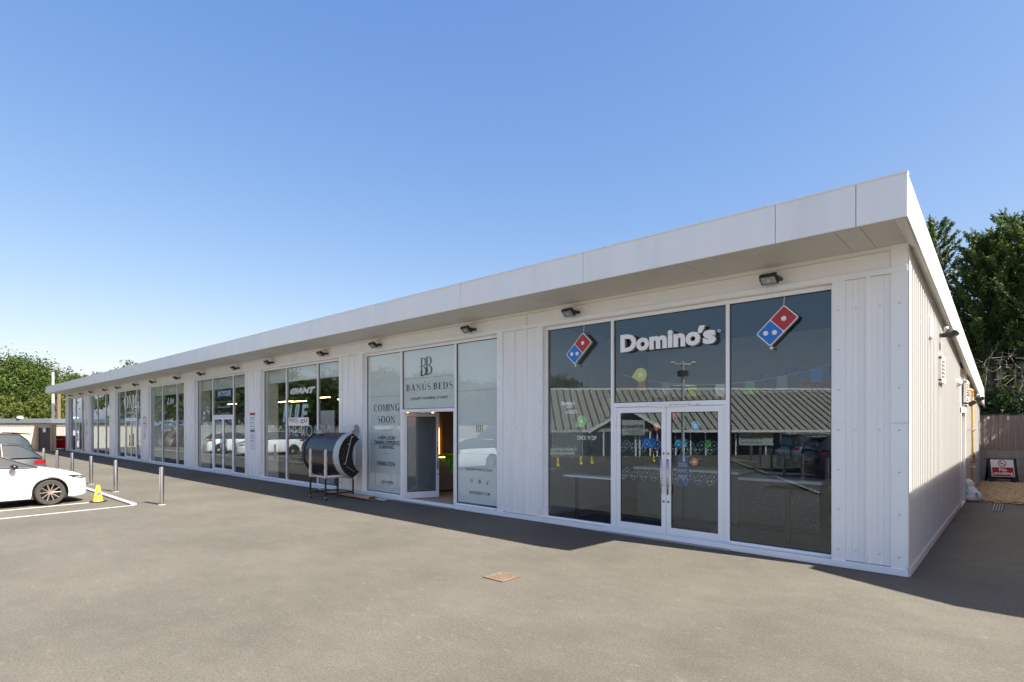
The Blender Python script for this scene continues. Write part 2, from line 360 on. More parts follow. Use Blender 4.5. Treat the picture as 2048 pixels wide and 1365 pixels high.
def text_mesh(s, x0, x1, z0, z1, y, depth=0.002, bold=0.0, face=-1, shear=0.0, sx=None, space=1.0):
    """built-in sans letters fitted to the rectangle; face=-1 looks to -Y"""
    cu = bpy.data.curves.new('t', 'FONT'); cu.body = s; cu.offset = bold; cu.extrude = 0.5; cu.resolution_u = 3; cu.space_character = space; cu.shear = shear
    ob = bpy.data.objects.new('t', cu); C.objects.link(ob)
    dg = bpy.context.evaluated_depsgraph_get(); me = bpy.data.meshes.new_from_object(ob.evaluated_get(dg))
    bpy.data.objects.remove(ob); 
    v = np.array([tuple(a.co) for a in me.vertices]); f = [tuple(p.vertices) for p in me.polygons]
    bpy.data.meshes.remove(me)
    mn, mx = v.min(0), v.max(0)
    X = (v[:,0]-mn[0])/(mx[0]-mn[0]); Z = (v[:,1]-mn[1])/(mx[1]-mn[1]); Y = 0.5 - v[:,2]   # +0.5 at the front
    if face == -1: XX = x0 + X*(x1-x0); YY = y + Y*depth
    else: XX = x1 - X*(x1-x0); YY = y - Y*depth
    mb = MB(); mb.v = [tuple(p) for p in np.stack([XX, YY, z0 + Z*(z1-z0)], 1)]; mb.f = f; mb.m = [0]*len(f); return mb
def join(*mbs):
    o = MB()
    for i, b in enumerate(mbs):
        n = len(o.v); o.v += b.v; o.f += [tuple(n+k for k in f) for f in b.f]; o.m += b.m
    return o

# high-contrast serif capitals drawn from stems, hairlines and bowls
def serif_mesh(s, x0, x1, z0, z1, y, depth=0.002, gap=0.16, thick=0.17, hair=0.045):
    W = dict(B=0.62,A=0.78,N=0.78,U=0.72,S=0.52,E=0.56,D=0.74,C=0.72,O=0.82,M=0.92,I=0.2,G=0.76); W[' '] = 0.28; W['Ú'] = 0.72
    mb = MB(); cur = 0.0; T = thick; H = hair; lay = [0]
    polys = []
    def P(*pts): polys.append(([(cur+a, b) for a, b in pts], False))
    def ring(cx, cz, a, b, ta, tb, t0, t1, n=18):
        for i in range(n):
            u, v = R(t0+(t1-t0)*i/n), R(t0+(t1-t0)*(i+1)/n)
            P((cx+a*math.cos(u), cz+b*math.sin(u)), (cx+a*math.cos(v), cz+b*math.sin(v)), (cx+(a-ta)*math.cos(v), cz+(b-tb)*math.sin(v)), (cx+(a-ta)*math.cos(u), cz+(b-tb)*math.sin(u)))
    for ch in s:
        wd = W[ch]
        st = lambda a, w=T, z0=0, z1=1: P((a,z0),(a+w,z0),(a+w,z1),(a,z1))
        if ch == 'I': st(0.02)
        elif ch in 'BD':
            st(0.04); P((0,0),(wd*0.5,0),(wd*0.5,H),(0,H)); P((0,1-H),(wd*0.5,1-H),(wd*0.5,1),(0,1))
            if ch == 'D': ring(wd*0.45,0.5,wd*0.55,0.5,T,H,-90,90)
            else:
                ring(wd*0.42,0.76,wd*0.50,0.24,T,H,-90,90,12); ring(wd*0.42,0.27,wd*0.58,0.27,T,H,-90,90,12)
                P((T,0.51),(wd*0.45,0.51),(wd*0.45,0.51+H),(T,0.51+H))
        elif ch == 'E':
            st(0.04); P((0,0),(wd,0),(wd,H),(0,H)); P((0,1-H),(wd,1-H),(wd,1),(0,1)); P((T,0.5),(wd*0.8,0.5),(wd*0.8,0.5+H),(T,0.5+H))
            P((wd-H,0),(wd,0),(wd,0.2),(wd-H,0.1)); P((wd-H,0.9),(wd,0.8),(wd,1),(wd-H,1))
        elif ch == 'O': ring(wd/2,0.5,wd/2,0.51,T,H,0,360,28)
        elif ch in 'CG':
            ring(wd/2,0.5,wd/2,0.51,T,H,55,305,22); P((wd-0.13,0.68),(wd-0.08,0.68),(wd-0.05,0.98),(wd-0.10,0.92))
            if ch == 'G': st(wd-T-0.02,T,0.06,0.42); P((wd-T-0.1,0.42),(wd+0.04,0.42),(wd+0.04,0.46),(wd-T-0.1,0.46))
            else: P((wd-0.12,0.08),(wd-0.07,0.02),(wd-0.03,0.25),(wd-0.08,0.25))
        elif ch == 'A':
            P((0.05,0),(0.05+H,0),(wd/2+0.02,0.98),(wd/2-0.04,1.0)); P((wd-T-0.08,0),(wd-0.05,0),(wd/2+0.05,1),(wd/2-0.06,1))
            P((0.15,0.3),(wd-0.2,0.3),(wd-0.2,0.3+H),(0.17,0.3+H)); P((-0.02,0),(0.17,0),(0.17,0.025),(-0.02,0.025)); P((wd-T-0.14,0),(wd+0.02,0),(wd+0.02,0.025),(wd-T-0.14,0.025))
        elif ch == 'N':
            st(0.08,H); st(wd-0.1-H,H); P((0.03,1),(0.03+T,1),(wd-0.1,0),(wd-0.1-T*0.5,0))
            P((0,0),(0.2,0),(0.2,0.025),(0,0.025)); P((wd-0.24,0.975),(wd,0.975),(wd,1),(wd-0.24,1))
        elif ch == 'M':
            st(0.06,H); st(wd-T-0.05,T); P((0.03,1),(0.03+T,1),(wd*0.52,0.02),(wd*0.46,0.02)); P((wd*0.47,0.02),(wd*0.51,0.02),(wd-T,1),(wd-T-0.05,1))
            P((0,0),(0.18,0),(0.18,0.025),(0,0.025)); P((wd-T-0.1,0),(wd,0),(wd,0.025),(wd-T-0.1,0.025))
        elif ch in 'UÚ':
            st(0.06,T,0.3,1); st(wd-0.1-H,H,0.3,1); ring(wd/2-0.01,0.3,wd/2-0.06,0.31,T*0.8,H,180,360,16)
            if ch == 'Ú': P((wd*0.45,1.08),(wd*0.52,1.08),(wd*0.72,1.28),(wd*0.55,1.28))
        elif ch == 'S':
            pts = []
            for i in range(25):
                t = i/24
                if t < 0.5: a = R(40+ (270-40)*t*2); c = (wd/2, 0.755); r = (wd*0.42, 0.225)
                else: a = R(90 - (230)*(t-0.5)*2); c = (wd/2, 0.265); r = (wd*0.46, 0.245)
                wdt = H + (T-H)*math.exp(-((t-0.5)/0.17)**2)
                pts.append((c[0]+r[0]*math.cos(a), c[1]+r[1]*math.sin(a), wdt))
            for i in range(24):
                a, b_ = pts[i], pts[i+1]; dx, dz = b_[0]-a[0], b_[1]-a[1]; l = math.hypot(dx,dz) or 1; nx, nz = -dz/l, dx/l
                P((a[0]+nx*a[2]/2,a[1]+nz*a[2]/2),(b_[0]+nx*b_[2]/2,b_[1]+nz*b_[2]/2),(b_[0]-nx*b_[2]/2,b_[1]-nz*b_[2]/2),(a[0]-nx*a[2]/2,a[1]-nz*a[2]/2))
        cur += wd + (gap if ch != ' ' else 0)
    tot = cur - gap
    for i, (pl, _) in enumerate(polys):
        e = (i % 7) * 0.00025
        mb.prism([(x0+(a/tot)*(x1-x0), z0+b*(z1-z0)) for a, b in pl], 'y', y+e, y+depth+e)
    return mb

# ------------------------------------------------------------------ ground
GN = MB(); GN.q((-400,-400,0),(400,-400,0),(400,400,0),(-400,400,0))
tag(GN.build('ground', 'asphalt', fix=False), kind='structure')
# ------------------------------------------------------------------ retail building
HT, HB, OF, OS = 4.891, 4.388, 1.157, 0.133
XL, YB = -53.85, 17.5
NB = 8; PER = 6.64
Rk = [-0.89,-7.46,-14.0,-20.69,-27.35,-34.1,-40.65,-47.4]; Lk = [-6.17,-12.75,-19.34,-26.0,-32.7,-39.3,-46.0,-52.7]
MUL = [(1225.5,1456),(803.5,911.5),(573.5,636),(426,467.5),(325.5,354.5),(251,274),(195.6,211.8),(151.8,164.6)]
BAYNAME = ["pizza shop", "tanning studio", "right bicycle shop window", "bicycle shop entrance", "left bicycle shop window", "smile clinic", "plain glazed unit", "far end unit"]
B = empty('retail_building', (0,0,0), 'long low white metal-clad parade of shops with deep overhanging fascia and glazed shopfronts', 'building')
def P_(mb, name, m, parent=B, label=None, **k):
    o = mb.build(name, m, parent, **k)
    if label: o['label'] = label
    return o
# fascia panels with fine joints
seams = [OS, -0.38, -1.30] + [-4.36 - 3.04*i for i in range(40)]
seams = [s for s in seams if s > XL - 0.4] + [XL - 0.45]
fa = MB()
for a, b in zip(seams[:-1], seams[1:]): fa.box(b+0.004, a-0.004 if a < OS else a, -OF, -OF+0.03, HB, HT)
P_(fa, 'fascia', 'fascia', bevel=0.003)
P_(MB().box(XL-0.44, OS-0.02, -OF+0.035, -OF+0.06, HB+0.01, HT-0.01), 'fascia_backing', 'gap_dark')
P_(MB().box(XL-0.46, OS+0.004, -OF-0.008, -OF+0.10, HT, HT+0.018), 'capping', 'flashing')
zt = lambda y: HT - 0.09*(y+OF); zb = lambda y: HB - 0.095*(y+OF); zi = lambda y: 4.375 - 0.094*y
YR = 17.25
sf = MB(); ys = [-OF+0.0, 0.0, 1.9, 4.4, 6.9, 9.4, 11.9, 14.4, 16.6]
for a, b in zip(ys[:-1], ys[1:]):
    b2 = b - 0.004
    a0 = a+0.004 if a > -OF else -OF+0.0305; sf.prism([(a0, zb(a0)), (b2, zb(b2)), (b2, zt(b2)), (a0, zt(a0))], 'x', OS-0.02, OS)
sf.prism([(16.604, zb(16.6)), (YR, zb(YR)), (YR, zb(YR)+0.30), (16.9, zt(16.9)), (16.604, zt(16.6))], 'x', OS-0.02, OS)
P_(sf, 'side_fascia', 'cladding_side_dimmed', bevel=0.002)
# soffits
so = MB()
jx = [-0.35, -0.62] + [-0.62-3.04*i-2.0 for i in range(18)] + [XL-0.42]
e0 = 0.0
for a, b in zip([-0.001]+jx[:-1], jx): so.box(b+0.003, a-0.003, -OF+0.03, -0.003, HB, HB+0.02)
so_front = so
so = MB()
so.v += [(OS-0.022,-OF+0.031,HB-0.003),(OS-0.022,-0.004,zb(0)),(0.0,-0.004,4.375),(0.0,-OF+0.031,HB-0.001)]; so.f.append((0,1,2,3)); so.m.append(0)
so.v += [(OS-0.022,-0.003,zb(0)),(OS-0.022,-0.003,4.40),(0.0,-0.003,4.40),(0.0,-0.003,4.37)]; so.f.append((4,5,6,7)); so.m.append(0)
for a, b in zip(ys[1:-1] + [16.6], ys[2:] + [YR]):
    b2 = b - 0.004
    so.v += [(OS-0.022,a,zb(a)),(OS-0.022,b2,zb(b2)),(0.0,b2,zi(b2)),(0.0,a,zi(a)),(OS-0.022,a,zb(a)+.02),(OS-0.022,b2,zb(b2)+.02),(0.0,b2,zi(b2)+.02),(0.0,a,zi(a)+.02)]
    n = len(so.v)-8
    for f in ((0,3,2,1),(4,5,6,7),(0,1,5,4),(1,2,6,5),(2,3,7,6),(3,0,4,7)): so.f.append(tuple(n+i for i in f)); so.m.append(0)
so_side = so
rf = MB(); rf.prism([(-OF+0.05, HT-0.05), (YR, zt(YR)-0.05), (YR, zt(YR)-0.15), (-OF+0.05, HT-0.15)], 'x', XL-0.42, OS-0.03); P_(rf, 'roof', 'grey_roof')
# screws on the soffit edges
sc = MB(); sc.cur = 1
for i in range(110):
    x = 0.0 - i*0.48
    sc.lathe([(0.011,0),(0.008,-0.008)], (x, -OF+0.10, HB-0.001), 6)
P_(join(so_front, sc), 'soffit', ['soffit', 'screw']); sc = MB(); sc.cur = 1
for i in range(34): 
    y = 0.2+i*0.5; sc.lathe([(0.009,0),(0.007,-0.008)], (0.085, y, zb(y)+(zi(y)-zb(y))*0.4-0.001), 6)
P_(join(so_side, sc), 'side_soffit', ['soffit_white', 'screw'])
# frieze: micro-ribbed band
ZT0, ZT1 = 4.02, 4.10
fz = MB(); fj = [-0.19] + [-6.6-6.2*i for i in range(8)] + [XL+0.1]
for a, b in zip(fj[:-1], fj[1:]):
    z = ZT1
    while z < 4.325:
        fz.q((b+.004,0.0,z),(a-.004,0.0,z),(a-.004,0.0,z+0.018),(b+.004,0.0,z+0.018))
        fz.q((b+.004,0.0,z+0.018),(a-.004,0.0,z+0.018),(a-.004,0.006,z+0.022),(b+.004,0.006,z+0.022))
        fz.q((b+.004,0.006,z+0.022),(a-.004,0.006,z+0.022),(a-.004,0.0,z+0.025),(b+.004,0.0,z+0.025)); z += 0.025
P_(fz, 'frieze', 'cladding', fix=False)
P_(MB().box(XL+0.05, -0.1, 0.012, 0.05, ZT1-0.02, HB), 'frieze_backing', 'gap_dark')
P_(MB().box(XL+0.05, -0.19, -0.012, -0.004, 4.327, HB-0.002), 'frieze_top_flashing', 'soffit_white')
tj = [-0.0] + [-1.78-3.35*i for i in range(15)] + [XL]
tb = MB()
for a, b in zip(tj[:-1], tj[1:]): tb.box(b+0.002, a-0.002, -0.022, 0.0, ZT0, ZT1); 
P_(tb, 'trim_flashing', 'flashing', bevel=0.003)
# piers with corrugated sheet
def corr(x0, x1, z0, z1, y0=0.0, ribs=None, depth=0.036):
    mb = MB(); pts = [(x0, y0)]
    for r in ribs:
        pts += [(r-0.032, y0), (r-0.020, y0-depth), (r+0.020, y0-depth), (r+0.032, y0)]
    pts.append((x1, y0)); 
    q = []
    for i in range(len(pts)-1):
        (a, b), (c, d) = pts[i], pts[i+1]; q.append((a,b))
        if c-a > 0.12:      # two tiny grooves in the pan
            for t in (0.35, 0.65):
                m_ = a+(c-a)*t; q += [(m_-0.006,b),(m_,b+0.008),(m_+0.006,b)]
    q.append(pts[-1])
    for (a, b), (c, d) in zip(q[:-1], q[1:]): mb.q((a,b,z0),(c,d,z0),(c,d,z1),(a,b,z1))
    return mb
piers = [(-0.89, 0.0)] + [(Rk[k+1], Lk[k]) for k in range(NB-1)] + [(XL, Lk[-1])]
PZ = 0.10
for i, (a, b) in enumerate(piers):
    wl, wr = 0.165, (0.19 if i == 0 else 0.125)
    if i == NB: wl, wr = 0.12, 0.12
    xs0, xs1 = a+wl, b-wr
    n = max(1, round((xs1-xs0)/0.30)); ribs = [xs0 + (xs1-xs0)*(j+1)/(n+ (0 if i else 0)) - 0.0 for j in range(n-1)] if n > 1 else []
    if i == 0: ribs = [-0.455]
    P_(corr(xs0, xs1, PZ+0.01, ZT0, 0.012, ribs), 'wall_panel', 'cladding', fix=False)
    fl = MB()
    for (c, d) in ((a, xs0), (xs1, b)):
        fl.box(c, d, -0.014, 0.011, PZ, 2.02 if True else 0); fl.box(c, d, -0.016, 0.011, 2.024, ZT0-0.0)
    if i == 0:
        fl.box(-0.19, 0.0, -0.014, 0.011, ZT1, HB)
    if i < NB: fl.box(b-0.01 if i else -0.012, b if i else 0.0, 0.012, 0.10, PZ, ZT0)
    P_(MB().box(a, b-0.012, 0.05, 0.12, 0, ZT0), 'pier_core', 'cladding')
    sc = MB()
    for zc in [0.25+0.56*j for j in range(7)]:
        for xx in (a+wl/2, b-wr/2): sc.lathe([(0.013,0),(0.011,-0.006),(0.004,-0.012)], (xx, -0.016, zc), 6, 'y')
        for xx in ([-0.60, -0.32] if i == 0 else [xs0+0.12+0.28*j for j in range(int((xs1-xs0)/0.28))]):
            if int(round(zc/0.56)) % 3 == 0: sc.lathe([(0.011,0),(0.009,-0.006),(0.003,-0.01)], (xx, 0.012, zc), 6, 'y')
    sc.m = [1]*len(sc.f); P_(join(fl, sc), 'flashing', ['flashing', 'screw'])
P_(MB().box(XL, 0.002, -0.035, 0.0, 0.006, PZ).box(XL, 0.0, -0.02, 0.02, 0, 0.006), 'plinth', 'frame_white', bevel=0.004)
# reveal linings + head over each opening
rv = MB()
for k in range(NB): rv.box(Lk[k]+0.001, Rk[k]-0.001, 0.0, 0.10, ZT0-0.012, ZT0+0.05)
P_(rv, 'head_lining', 'soffit_white')
# side wall, x = 0
sw = MB(); prof = [(0.0, 0.0)]; y = 0.10
prof = [(0.0, 0.012), (0.085, 0.012), (0.085, 0.0)]
y = 0.16
while y < YB-0.3:
    if not (8.30 < y+0.05 < 9.72 ): prof += [(y, -0.045), (y+0.012, 0.012), (y+0.080, 0.012), (y+0.092, -0.045)]
    y += 0.20
prof.append((YB, -0.045))
P_side = MB()
for (a, b), (c, d) in zip(prof[:-1], prof[1:]):
    in_door = (a > 8.3 and c < 9.85)
    zlo = 2.36 if in_door else 0.11
    P_side.q((b, a, zlo), (d, c, zlo), (d, c, zi(max(c,0))+0.02), (b, a, zi(max(a,0))+0.02))
cf = MB().box(-0.006, 0.0, 0.0, 0.16, 0.1, 0.2)
P_(MB().box(-0.0, 0.013, -0.014, 0.10, PZ, 2.02).box(0.0, 0.015, -0.014, 0.10, 2.024, 4.37), 'corner_flashing', 'cladding_side_dimmed', bevel=0.003)
P_(MB().box(-0.01, 0.035, -0.035, 8.25, 0.07, 0.135).box(-0.01, 0.025, -0.03, 8.25, 0.006, 0.07), 'side_plinth', 'cladding_side_dimmed', bevel=0.006)
P_(MB().box(-0.01, 0.03, 10.0, YB, 0.0, 0.13), 'side_kerb', 'concrete', bevel=0.006)
sc = MB()
for yy in [0.05+1.0*j for j in range(18)]:
    for zc in (0.3, 0.95, 1.6, 2.25, 2.9, 3.5):
        if zc < zi(yy)-0.2 and not (8.2 < yy < 10): sc.lathe([(0.011,0),(0.009,0.008),(0.003,0.012)], (0.012, yy, zc), 6, 'x')
sc.m = [1]*len(sc.f); P_(join(P_side, sc), 'side_wall', ['cladding_side_dimmed', 'screw'], fix=False)
# side door, recessed
dr = MB().box(-0.10, -0.06, 8.42, 9.75, 0.03, 2.30); sd = P_(dr, 'side_door', 'cladding_side_dimmed', label='pale recessed door in the side wall')
P_(MB().tube([(-0.03,8.62,1.0),(-0.03,8.62,1.12)], 0.012), 'handle', 'steel', sd)
P_(MB().box(-0.10, 0.03, 8.33, 8.42, 0.0, 2.40).box(-0.10, 0.03, 9.75, 9.84, 0.0, 2.40).box(-0.10, 0.04, 8.33, 9.84, 2.30, 2.44).box(-0.10, 0.03, 8.42, 9.75, 0.0, 0.03), 'door_frame', 'soffit_white', bevel=0.004)
# remaining shell
P_(MB().box(XL, XL+0.06, 0.02, YB, 0, 3.2).box(XL, XL+0.06, 0.02, 6, 3.2, 4.38), 'end_wall', 'cladding')
P_(MB().box(XL, -0.03, YB-0.06, YB, 0, 2.7), 'rear_wall', 'cladding_side_dimmed')
# vents on the side
def vent(y0, y1, z0, z1):
    f = MB().box(0.0, 0.06, y0, y0+0.05, z0, z1).box(0.0, 0.06, y1-0.05, y1, z0, z1).box(0.0, 0.065, y0, y1, z0-0.03, z0+0.03).box(0.0, 0.065, y0, y1, z1-0.03, z1+0.03)
    v = P_(f, 'vent', 'soffit_white', label='white louvred vent on the side wall')
    P_(MB().box(0.008, 0.012, y0+0.05, y1-0.05, z0, z1), 'vent_backing', 'gap_dark', v)
    lv = MB(); n = int((z1-z0)/0.075)
    for i in range(n):
        z = z0+0.05+i*(z1-z0-0.08)/n
        lv.q((0.014,y0+.05,z+0.035),(0.055,y0+.05,z),(0.055,y1-.05,z),(0.014,y1-.05,z+0.035))
        lv.q((0.055,y0+.05,z),(0.055,y0+.05,z-0.008),(0.055,y1-.05,z-0.008),(0.055,y1-.05,z))
    P_(lv, 'louvres', 'soffit_white', v)
vent(3.45, 4.15, 2.78, 3.20); vent(9.6, 10.5, 2.55, 3.12)
ab = MB().box(0.0, 0.05, 2.05, 2.35, 3.38, 3.74)
P_(ab, 'alarm_box', 'plastic_white', bevel=0.02, seg=2, label='white rounded alarm box high on the side wall')
P_(MB().lathe([(0.09,0),(0.09,0.03),(0.06,0.09),(0.0,0.10)], (0.01, 7.35, 2.96), 12, 'x'), 'wall_cap', 'plastic_white', smooth=True)

# ---- shopfronts
FY0, FY1, GY = 0.085, 0.155, 0.118
def pane(x0, x1, z0, z1, parent, y=GY):
    return P_(MB().box(x0, x1, y, y+0.010, z0, z1), 'pane', 'glass', parent)
def seal(x0, x1, z0, z1, y=GY, t=0.012):
    return MB().box(x0, x0+t, y-0.004, y+0.014, z0, z1).box(x1-t, x1, y-0.004, y+0.014, z0, z1).box(x0, x1, y-0.004, y+0.014, z0, z0+t).box(x0, x1, y-0.004, y+0.014, z1-t, z1)
ZH0, ZH1, ZB0 = 3.945, 4.008, 0.035
TR0, TR1 = 2.325, 2.405
has_door = {0, 1, 3, 5, 7}
wins = []
for k in range(NB):
    r, l = Rk[k], Lk[k]
    mA, mB = xz(MUL[k][1], 850, 0.10)[0], xz(MUL[k][0], 850, 0.10)[0]
    fr = MB()
    w_ = 0.055
    zb_ = 0.10
    fr.box(l, l+w_, FY0, FY1, zb_, ZH0).box(r-0.03, r, FY0, FY1, zb_, ZH0).box(l, r, FY0, FY1, ZH0, ZH1)
    fr.box(mA-0.028, mA+0.028, FY0-0.01, FY1, zb_, ZH0).box(mB-0.028, mB+0.028, FY0-0.01, FY1, zb_, ZH0)
    sills = [(l, mB-0.028), (mA+0.028, r)] if k in has_door else [(l, r)]
    for a, b in sills: fr.box(a, b, -0.030 if True else 0, FY1, 0.004, 0.10).box(a, b, FY0-0.004, FY1, 0.10, 0.135)
    if k in has_door:
        fr.box(mB, mA, FY0-0.004, FY1, TR0, TR1)
        fr.box(mB+0.028, mB+0.075, FY0+0.004, FY1, 0.02, TR0).box(mA-0.075, mA-0.028, FY0+0.004, FY1, 0.02, TR0)
        fr.box(mB-0.028, mB+0.028, FY0-0.01, FY1, 0.0, zb_).box(mA-0.028, mA+0.028, FY0-0.01, FY1, 0.0, zb_)
    f = P_(fr, 'shop_window', 'frame_white', bevel=0.003, label='white framed glazed front of the ' + BAYNAME[k])
    wins.append((f, l, r, mA, mB))
    cells = [(l+w_, mB-0.028, 0.135, ZH0), (mA+0.028, r-0.03, 0.135, ZH0)]
    if k in has_door: cells.append((mB+0.028, mA-0.028, TR1, ZH0))
    else: cells.append((mB+0.028, mA-0.028, 0.135, ZH0))
    sl = MB()
    for c in cells:
        if k != 5 : pane(*c, f)
        else: pane(*c, f)
        s_ = seal(*c); sl = join(sl, s_)
    P_(sl, 'seal', 'rubber', f)
    if k in has_door:
        P_(MB().box(mB-0.1, mA+0.1, -0.10, FY1+0.2, 0.002, 0.028), 'threshold', 'granite_step', bevel=0.004)
# door leaves
def door_leaf(x0, x1, hinge_left, handle=True, xf=None, parent=B, dark=False, notext=True):
    z0, z1 = 0.045, TR0-0.006; s = 0.085
    mb = MB().box(x0, x0+s, FY0+0.012, FY1-0.006, z0, z1).box(x1-s, x1, FY0+0.012, FY1-0.006, z0, z1).box(x0+s, x1-s, FY0+0.012, FY1-0.006, z0, z0+0.17).box(x0+s, x1-s, FY0+0.012, FY1-0.006, z1-0.10, z1)
    parts = [('door', mb, 'frame_white'), ('seal', seal(x0+s, x1-s, z0+0.17, z1-0.10), 'rubber'), ('pane', MB().box(x0+s+.001, x1-s-.001, GY, GY+0.010, z0+0.17, z1-0.10), 'glass')]
    xh = x1-0.06 if hinge_left else x0+0.06
    if handle:
        for yy in (FY0-0.055, FY1+0.05):
            h = MB().tube([(xh,yy,0.79),(xh,yy,1.41)], 0.015, 10)
            for zz in (0.95, 1.25): h.tube([(xh,yy,zz),(xh,FY0+0.02 if yy<0.1 else FY1-0.01,zz)], 0.009, 8)
            parts.append(('handle', h, 'steel'))
        for zz in (0.66, 1.50): parts.append(('lock', MB().lathe([(0.02,0),(0.02,-0.012),(0.006,-0.014)], (xh+(0.02 if hinge_left else -0.02), FY0+0.012, zz), 10, 'y'), 'brass'))
    root = None
    for n_, m_, mt in parts:
        if xf is not None: m_.xform(xf)
        o = P_(m_, n_, mt, parent if root is None else root, bevel=0.003 if n_ == 'door' else 0, smooth=(n_ == 'handle'))
        if root is None: root = o
    return root
leaves = {}
for k in has_door:
    f, l, r, mA, mB = wins[k]; c = (mA+mB)/2
    if k == 1: continue
    leaves[k] = (door_leaf(mB+0.078, c-0.004, True), door_leaf(c+0.004, mA-0.078, False))
f, l, r, mA, mB = wins[1]
hx = mB+0.085
ang = R(84)
X_ = Matrix.Translation((hx, FY0+0.02, 0)) @ Matrix.Rotation(ang, 4, 'Z') @ Matrix.Translation((-hx, -FY0-0.02, 0))
# single inward-opened leaf with blind behind the glass
dl = door_leaf(hx, hx+0.96, True, xf=Matrix.Translation((hx, FY0+0.02, 0)) @ Matrix.Rotation(R(66), 4, 'Z') @ Matrix.Translation((-hx, -FY0-0.02, 0)))
dl['label'] = 'white framed door leaf standing open inwards with a grey blind'
bl = MB().box(hx+0.07, hx+0.96-0.07, GY+0.012, GY+0.016, 0.20, TR0-0.09)
bl.xform(Matrix.Translation((hx, FY0+0.02, 0)) @ Matrix.Rotation(R(66), 4, 'Z') @ Matrix.Translation((-hx, -FY0-0.02, 0)))
P_(bl, 'blind', 'vinyl_dark', dl)
# closer strip over the open doorway and over the pizza shop doors
for k, tx in ((1, 0), (0, 0)):
    f, l, r, mA, mB = wins[k]; c = (mA+mB)/2
    st = P_(MB().box(c-0.28, c+0.42, FY0-0.020, FY0-0.005, TR0-0.012, TR0+0.045), 'door_operator', 'sign_white', f, bevel=0.002)
P_(join(text_mesh("open outdoor retail", -3.33, -3.02, TR0+0.012, TR0+0.030, FY0-0.0212, 0.001), text_mesh("07w", -2.93, -2.86, TR0+0.012, TR0+0.030, FY0-0.0212, 0.001)), 'lettering', 'letter_dark', wins[0][0])
P_(MB().lathe([(0.012,0),(0.012,-0.002)], (-3.39, FY0-0.0202, TR0+0.021), 10, 'y'), 'sticker', 'sign_red', wins[0][0])
P_(text_mesh("open outdoor retail 07w", -10.25, -9.65, TR0+0.012, TR0+0.030, FY0-0.0212, 0.001), 'lettering', 'letter_dark', wins[1][0])

# ---- interiors
for xx in (-6.55, -13.1, -33.4, -40.0, -46.7): P_(MB().box(xx-0.05, xx+0.05, 0.16, 9.0, 0, 4.35), 'partition_wall', 'room_wall')
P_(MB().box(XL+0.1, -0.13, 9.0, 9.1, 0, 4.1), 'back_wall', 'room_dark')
P_(MB().box(-0.12, -0.06, 0.16, 9.0, 0, 4.35), 'inner_side_wall', 'room_wall')
P_(MB().box(-6.5, -0.13, 0.157, 9.0, 0.0, 0.02), 'interior_floor', 'room_floor')
P_(MB().box(-13.05, -6.6, 0.157, 9.0, 0.0, 0.02), 'interior_floor', 'floor_tile')
P_(MB().box(XL+0.1, -13.15, 0.157, 9.0, 0.0, 0.02), 'interior_floor', 'room_floor')
P_(MB().box(XL+0.1, -0.13, 0.16, 9.0, 4.15, 4.2), 'interior_ceiling', 'room_ceiling')
# pizza shop interior
P_(MB().box(-6.5, -0.13, 5.0, 5.08, 2.75, 4.15), 'bulkhead', 'room_wall')
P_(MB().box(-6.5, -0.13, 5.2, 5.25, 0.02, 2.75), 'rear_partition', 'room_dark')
P_(MB().box(-5.9, -3.2, 0.2, 1.5, 0.02, 0.03), 'entrance_mat', 'mat_navy')
P_(MB().box(-6.4, -0.2, 1.9, 3.0, 0.02, 0.028), 'tiled_floor', 'tile_brown')
ct = empty('shop_counter', (-3.8, 2.6, 0.02), 'grey and speckled service counter with pale top inside the pizza shop', 'counter')
P_(MB().box(-5.3, -3.05, 2.3, 3.0, 0.03, 1.02), 'counter_front', 'counter_grey', ct)
P_(MB().box(-3.04, -1.6, 2.28, 3.0, 0.10, 0.92), 'speckled_front', 'terrazzo', ct)
P_(MB().box(-5.35, -3.02, 2.2, 3.1, 1.02, 1.07).box(-3.02, -1.55, 2.2, 3.1, 0.92, 0.97), 'counter_top', 'counter_top', ct)
P_(MB().box(-3.03, -1.58, 2.32, 3.0, 0.02, 0.10), 'kick_board', 'plastic_black', ct)
wb_ = empty('window_bar', (-5.5, 0.6, 0.02), 'pale narrow waiting bar on dark posts behind the left window of the pizza shop', 'table')
P_(MB().box(-5.95, -4.75, 0.40, 0.80, 0.93, 0.97), 'table_top', 'counter_top', wb_)
for xx in (-5.75, -4.92): P_(MB().tube([(xx,0.6,0.03),(xx,0.6,0.93)], 0.035, 12), 'leg', 'plastic_black', wb_)
tb_ = empty('waiting_stool', (-1.75, 1.1, 0.02), 'dark square post table behind the right pane of the pizza shop', 'table')
P_(MB().box(-1.83, -1.75, 1.05, 1.13, 0.03, 0.92), 'leg', 'plastic_black', tb_); P_(MB().box(-2.1, -1.5, 0.85, 1.35, 0.92, 0.95), 'table_top', 'plastic_black', tb_)
cab = empty('drinks_cabinet', (-0.9, 2.6, 0.02), 'dull grey fridge cabinet standing right of the speckled counter', 'cabinet')
P_(MB().box(-1.45, -0.3, 2.5, 3.2, 0.12, 2.0), 'cabinet_body', 'room_dark', cab, bevel=0.01); P_(MB().box(-1.38, -1.05, 2.475, 2.495, 0.3, 1.9), 'cabinet_door', 'counter_grey', cab); P_(MB().box(-1.45, -0.3, 2.52, 3.2, 0.02, 0.12), 'cabinet_foot', 'room_white', cab)
# wall lettering high on the bulkhead
P_(text_mesh("LONDON COLNEY", -3.7, 0.0 - 0.35, 3.02, 3.32, 4.995, 0.004, bold=0.03), 'lettering', 'sign_blue', B, label='blue capital lettering high on the inner wall')
P_(text_mesh("COLLECT", -2.6, -1.2, 2.80, 2.98, 4.992, 0.004, bold=0.03), 'lettering', 'sign_red', B, label='red capital lettering under the blue line')
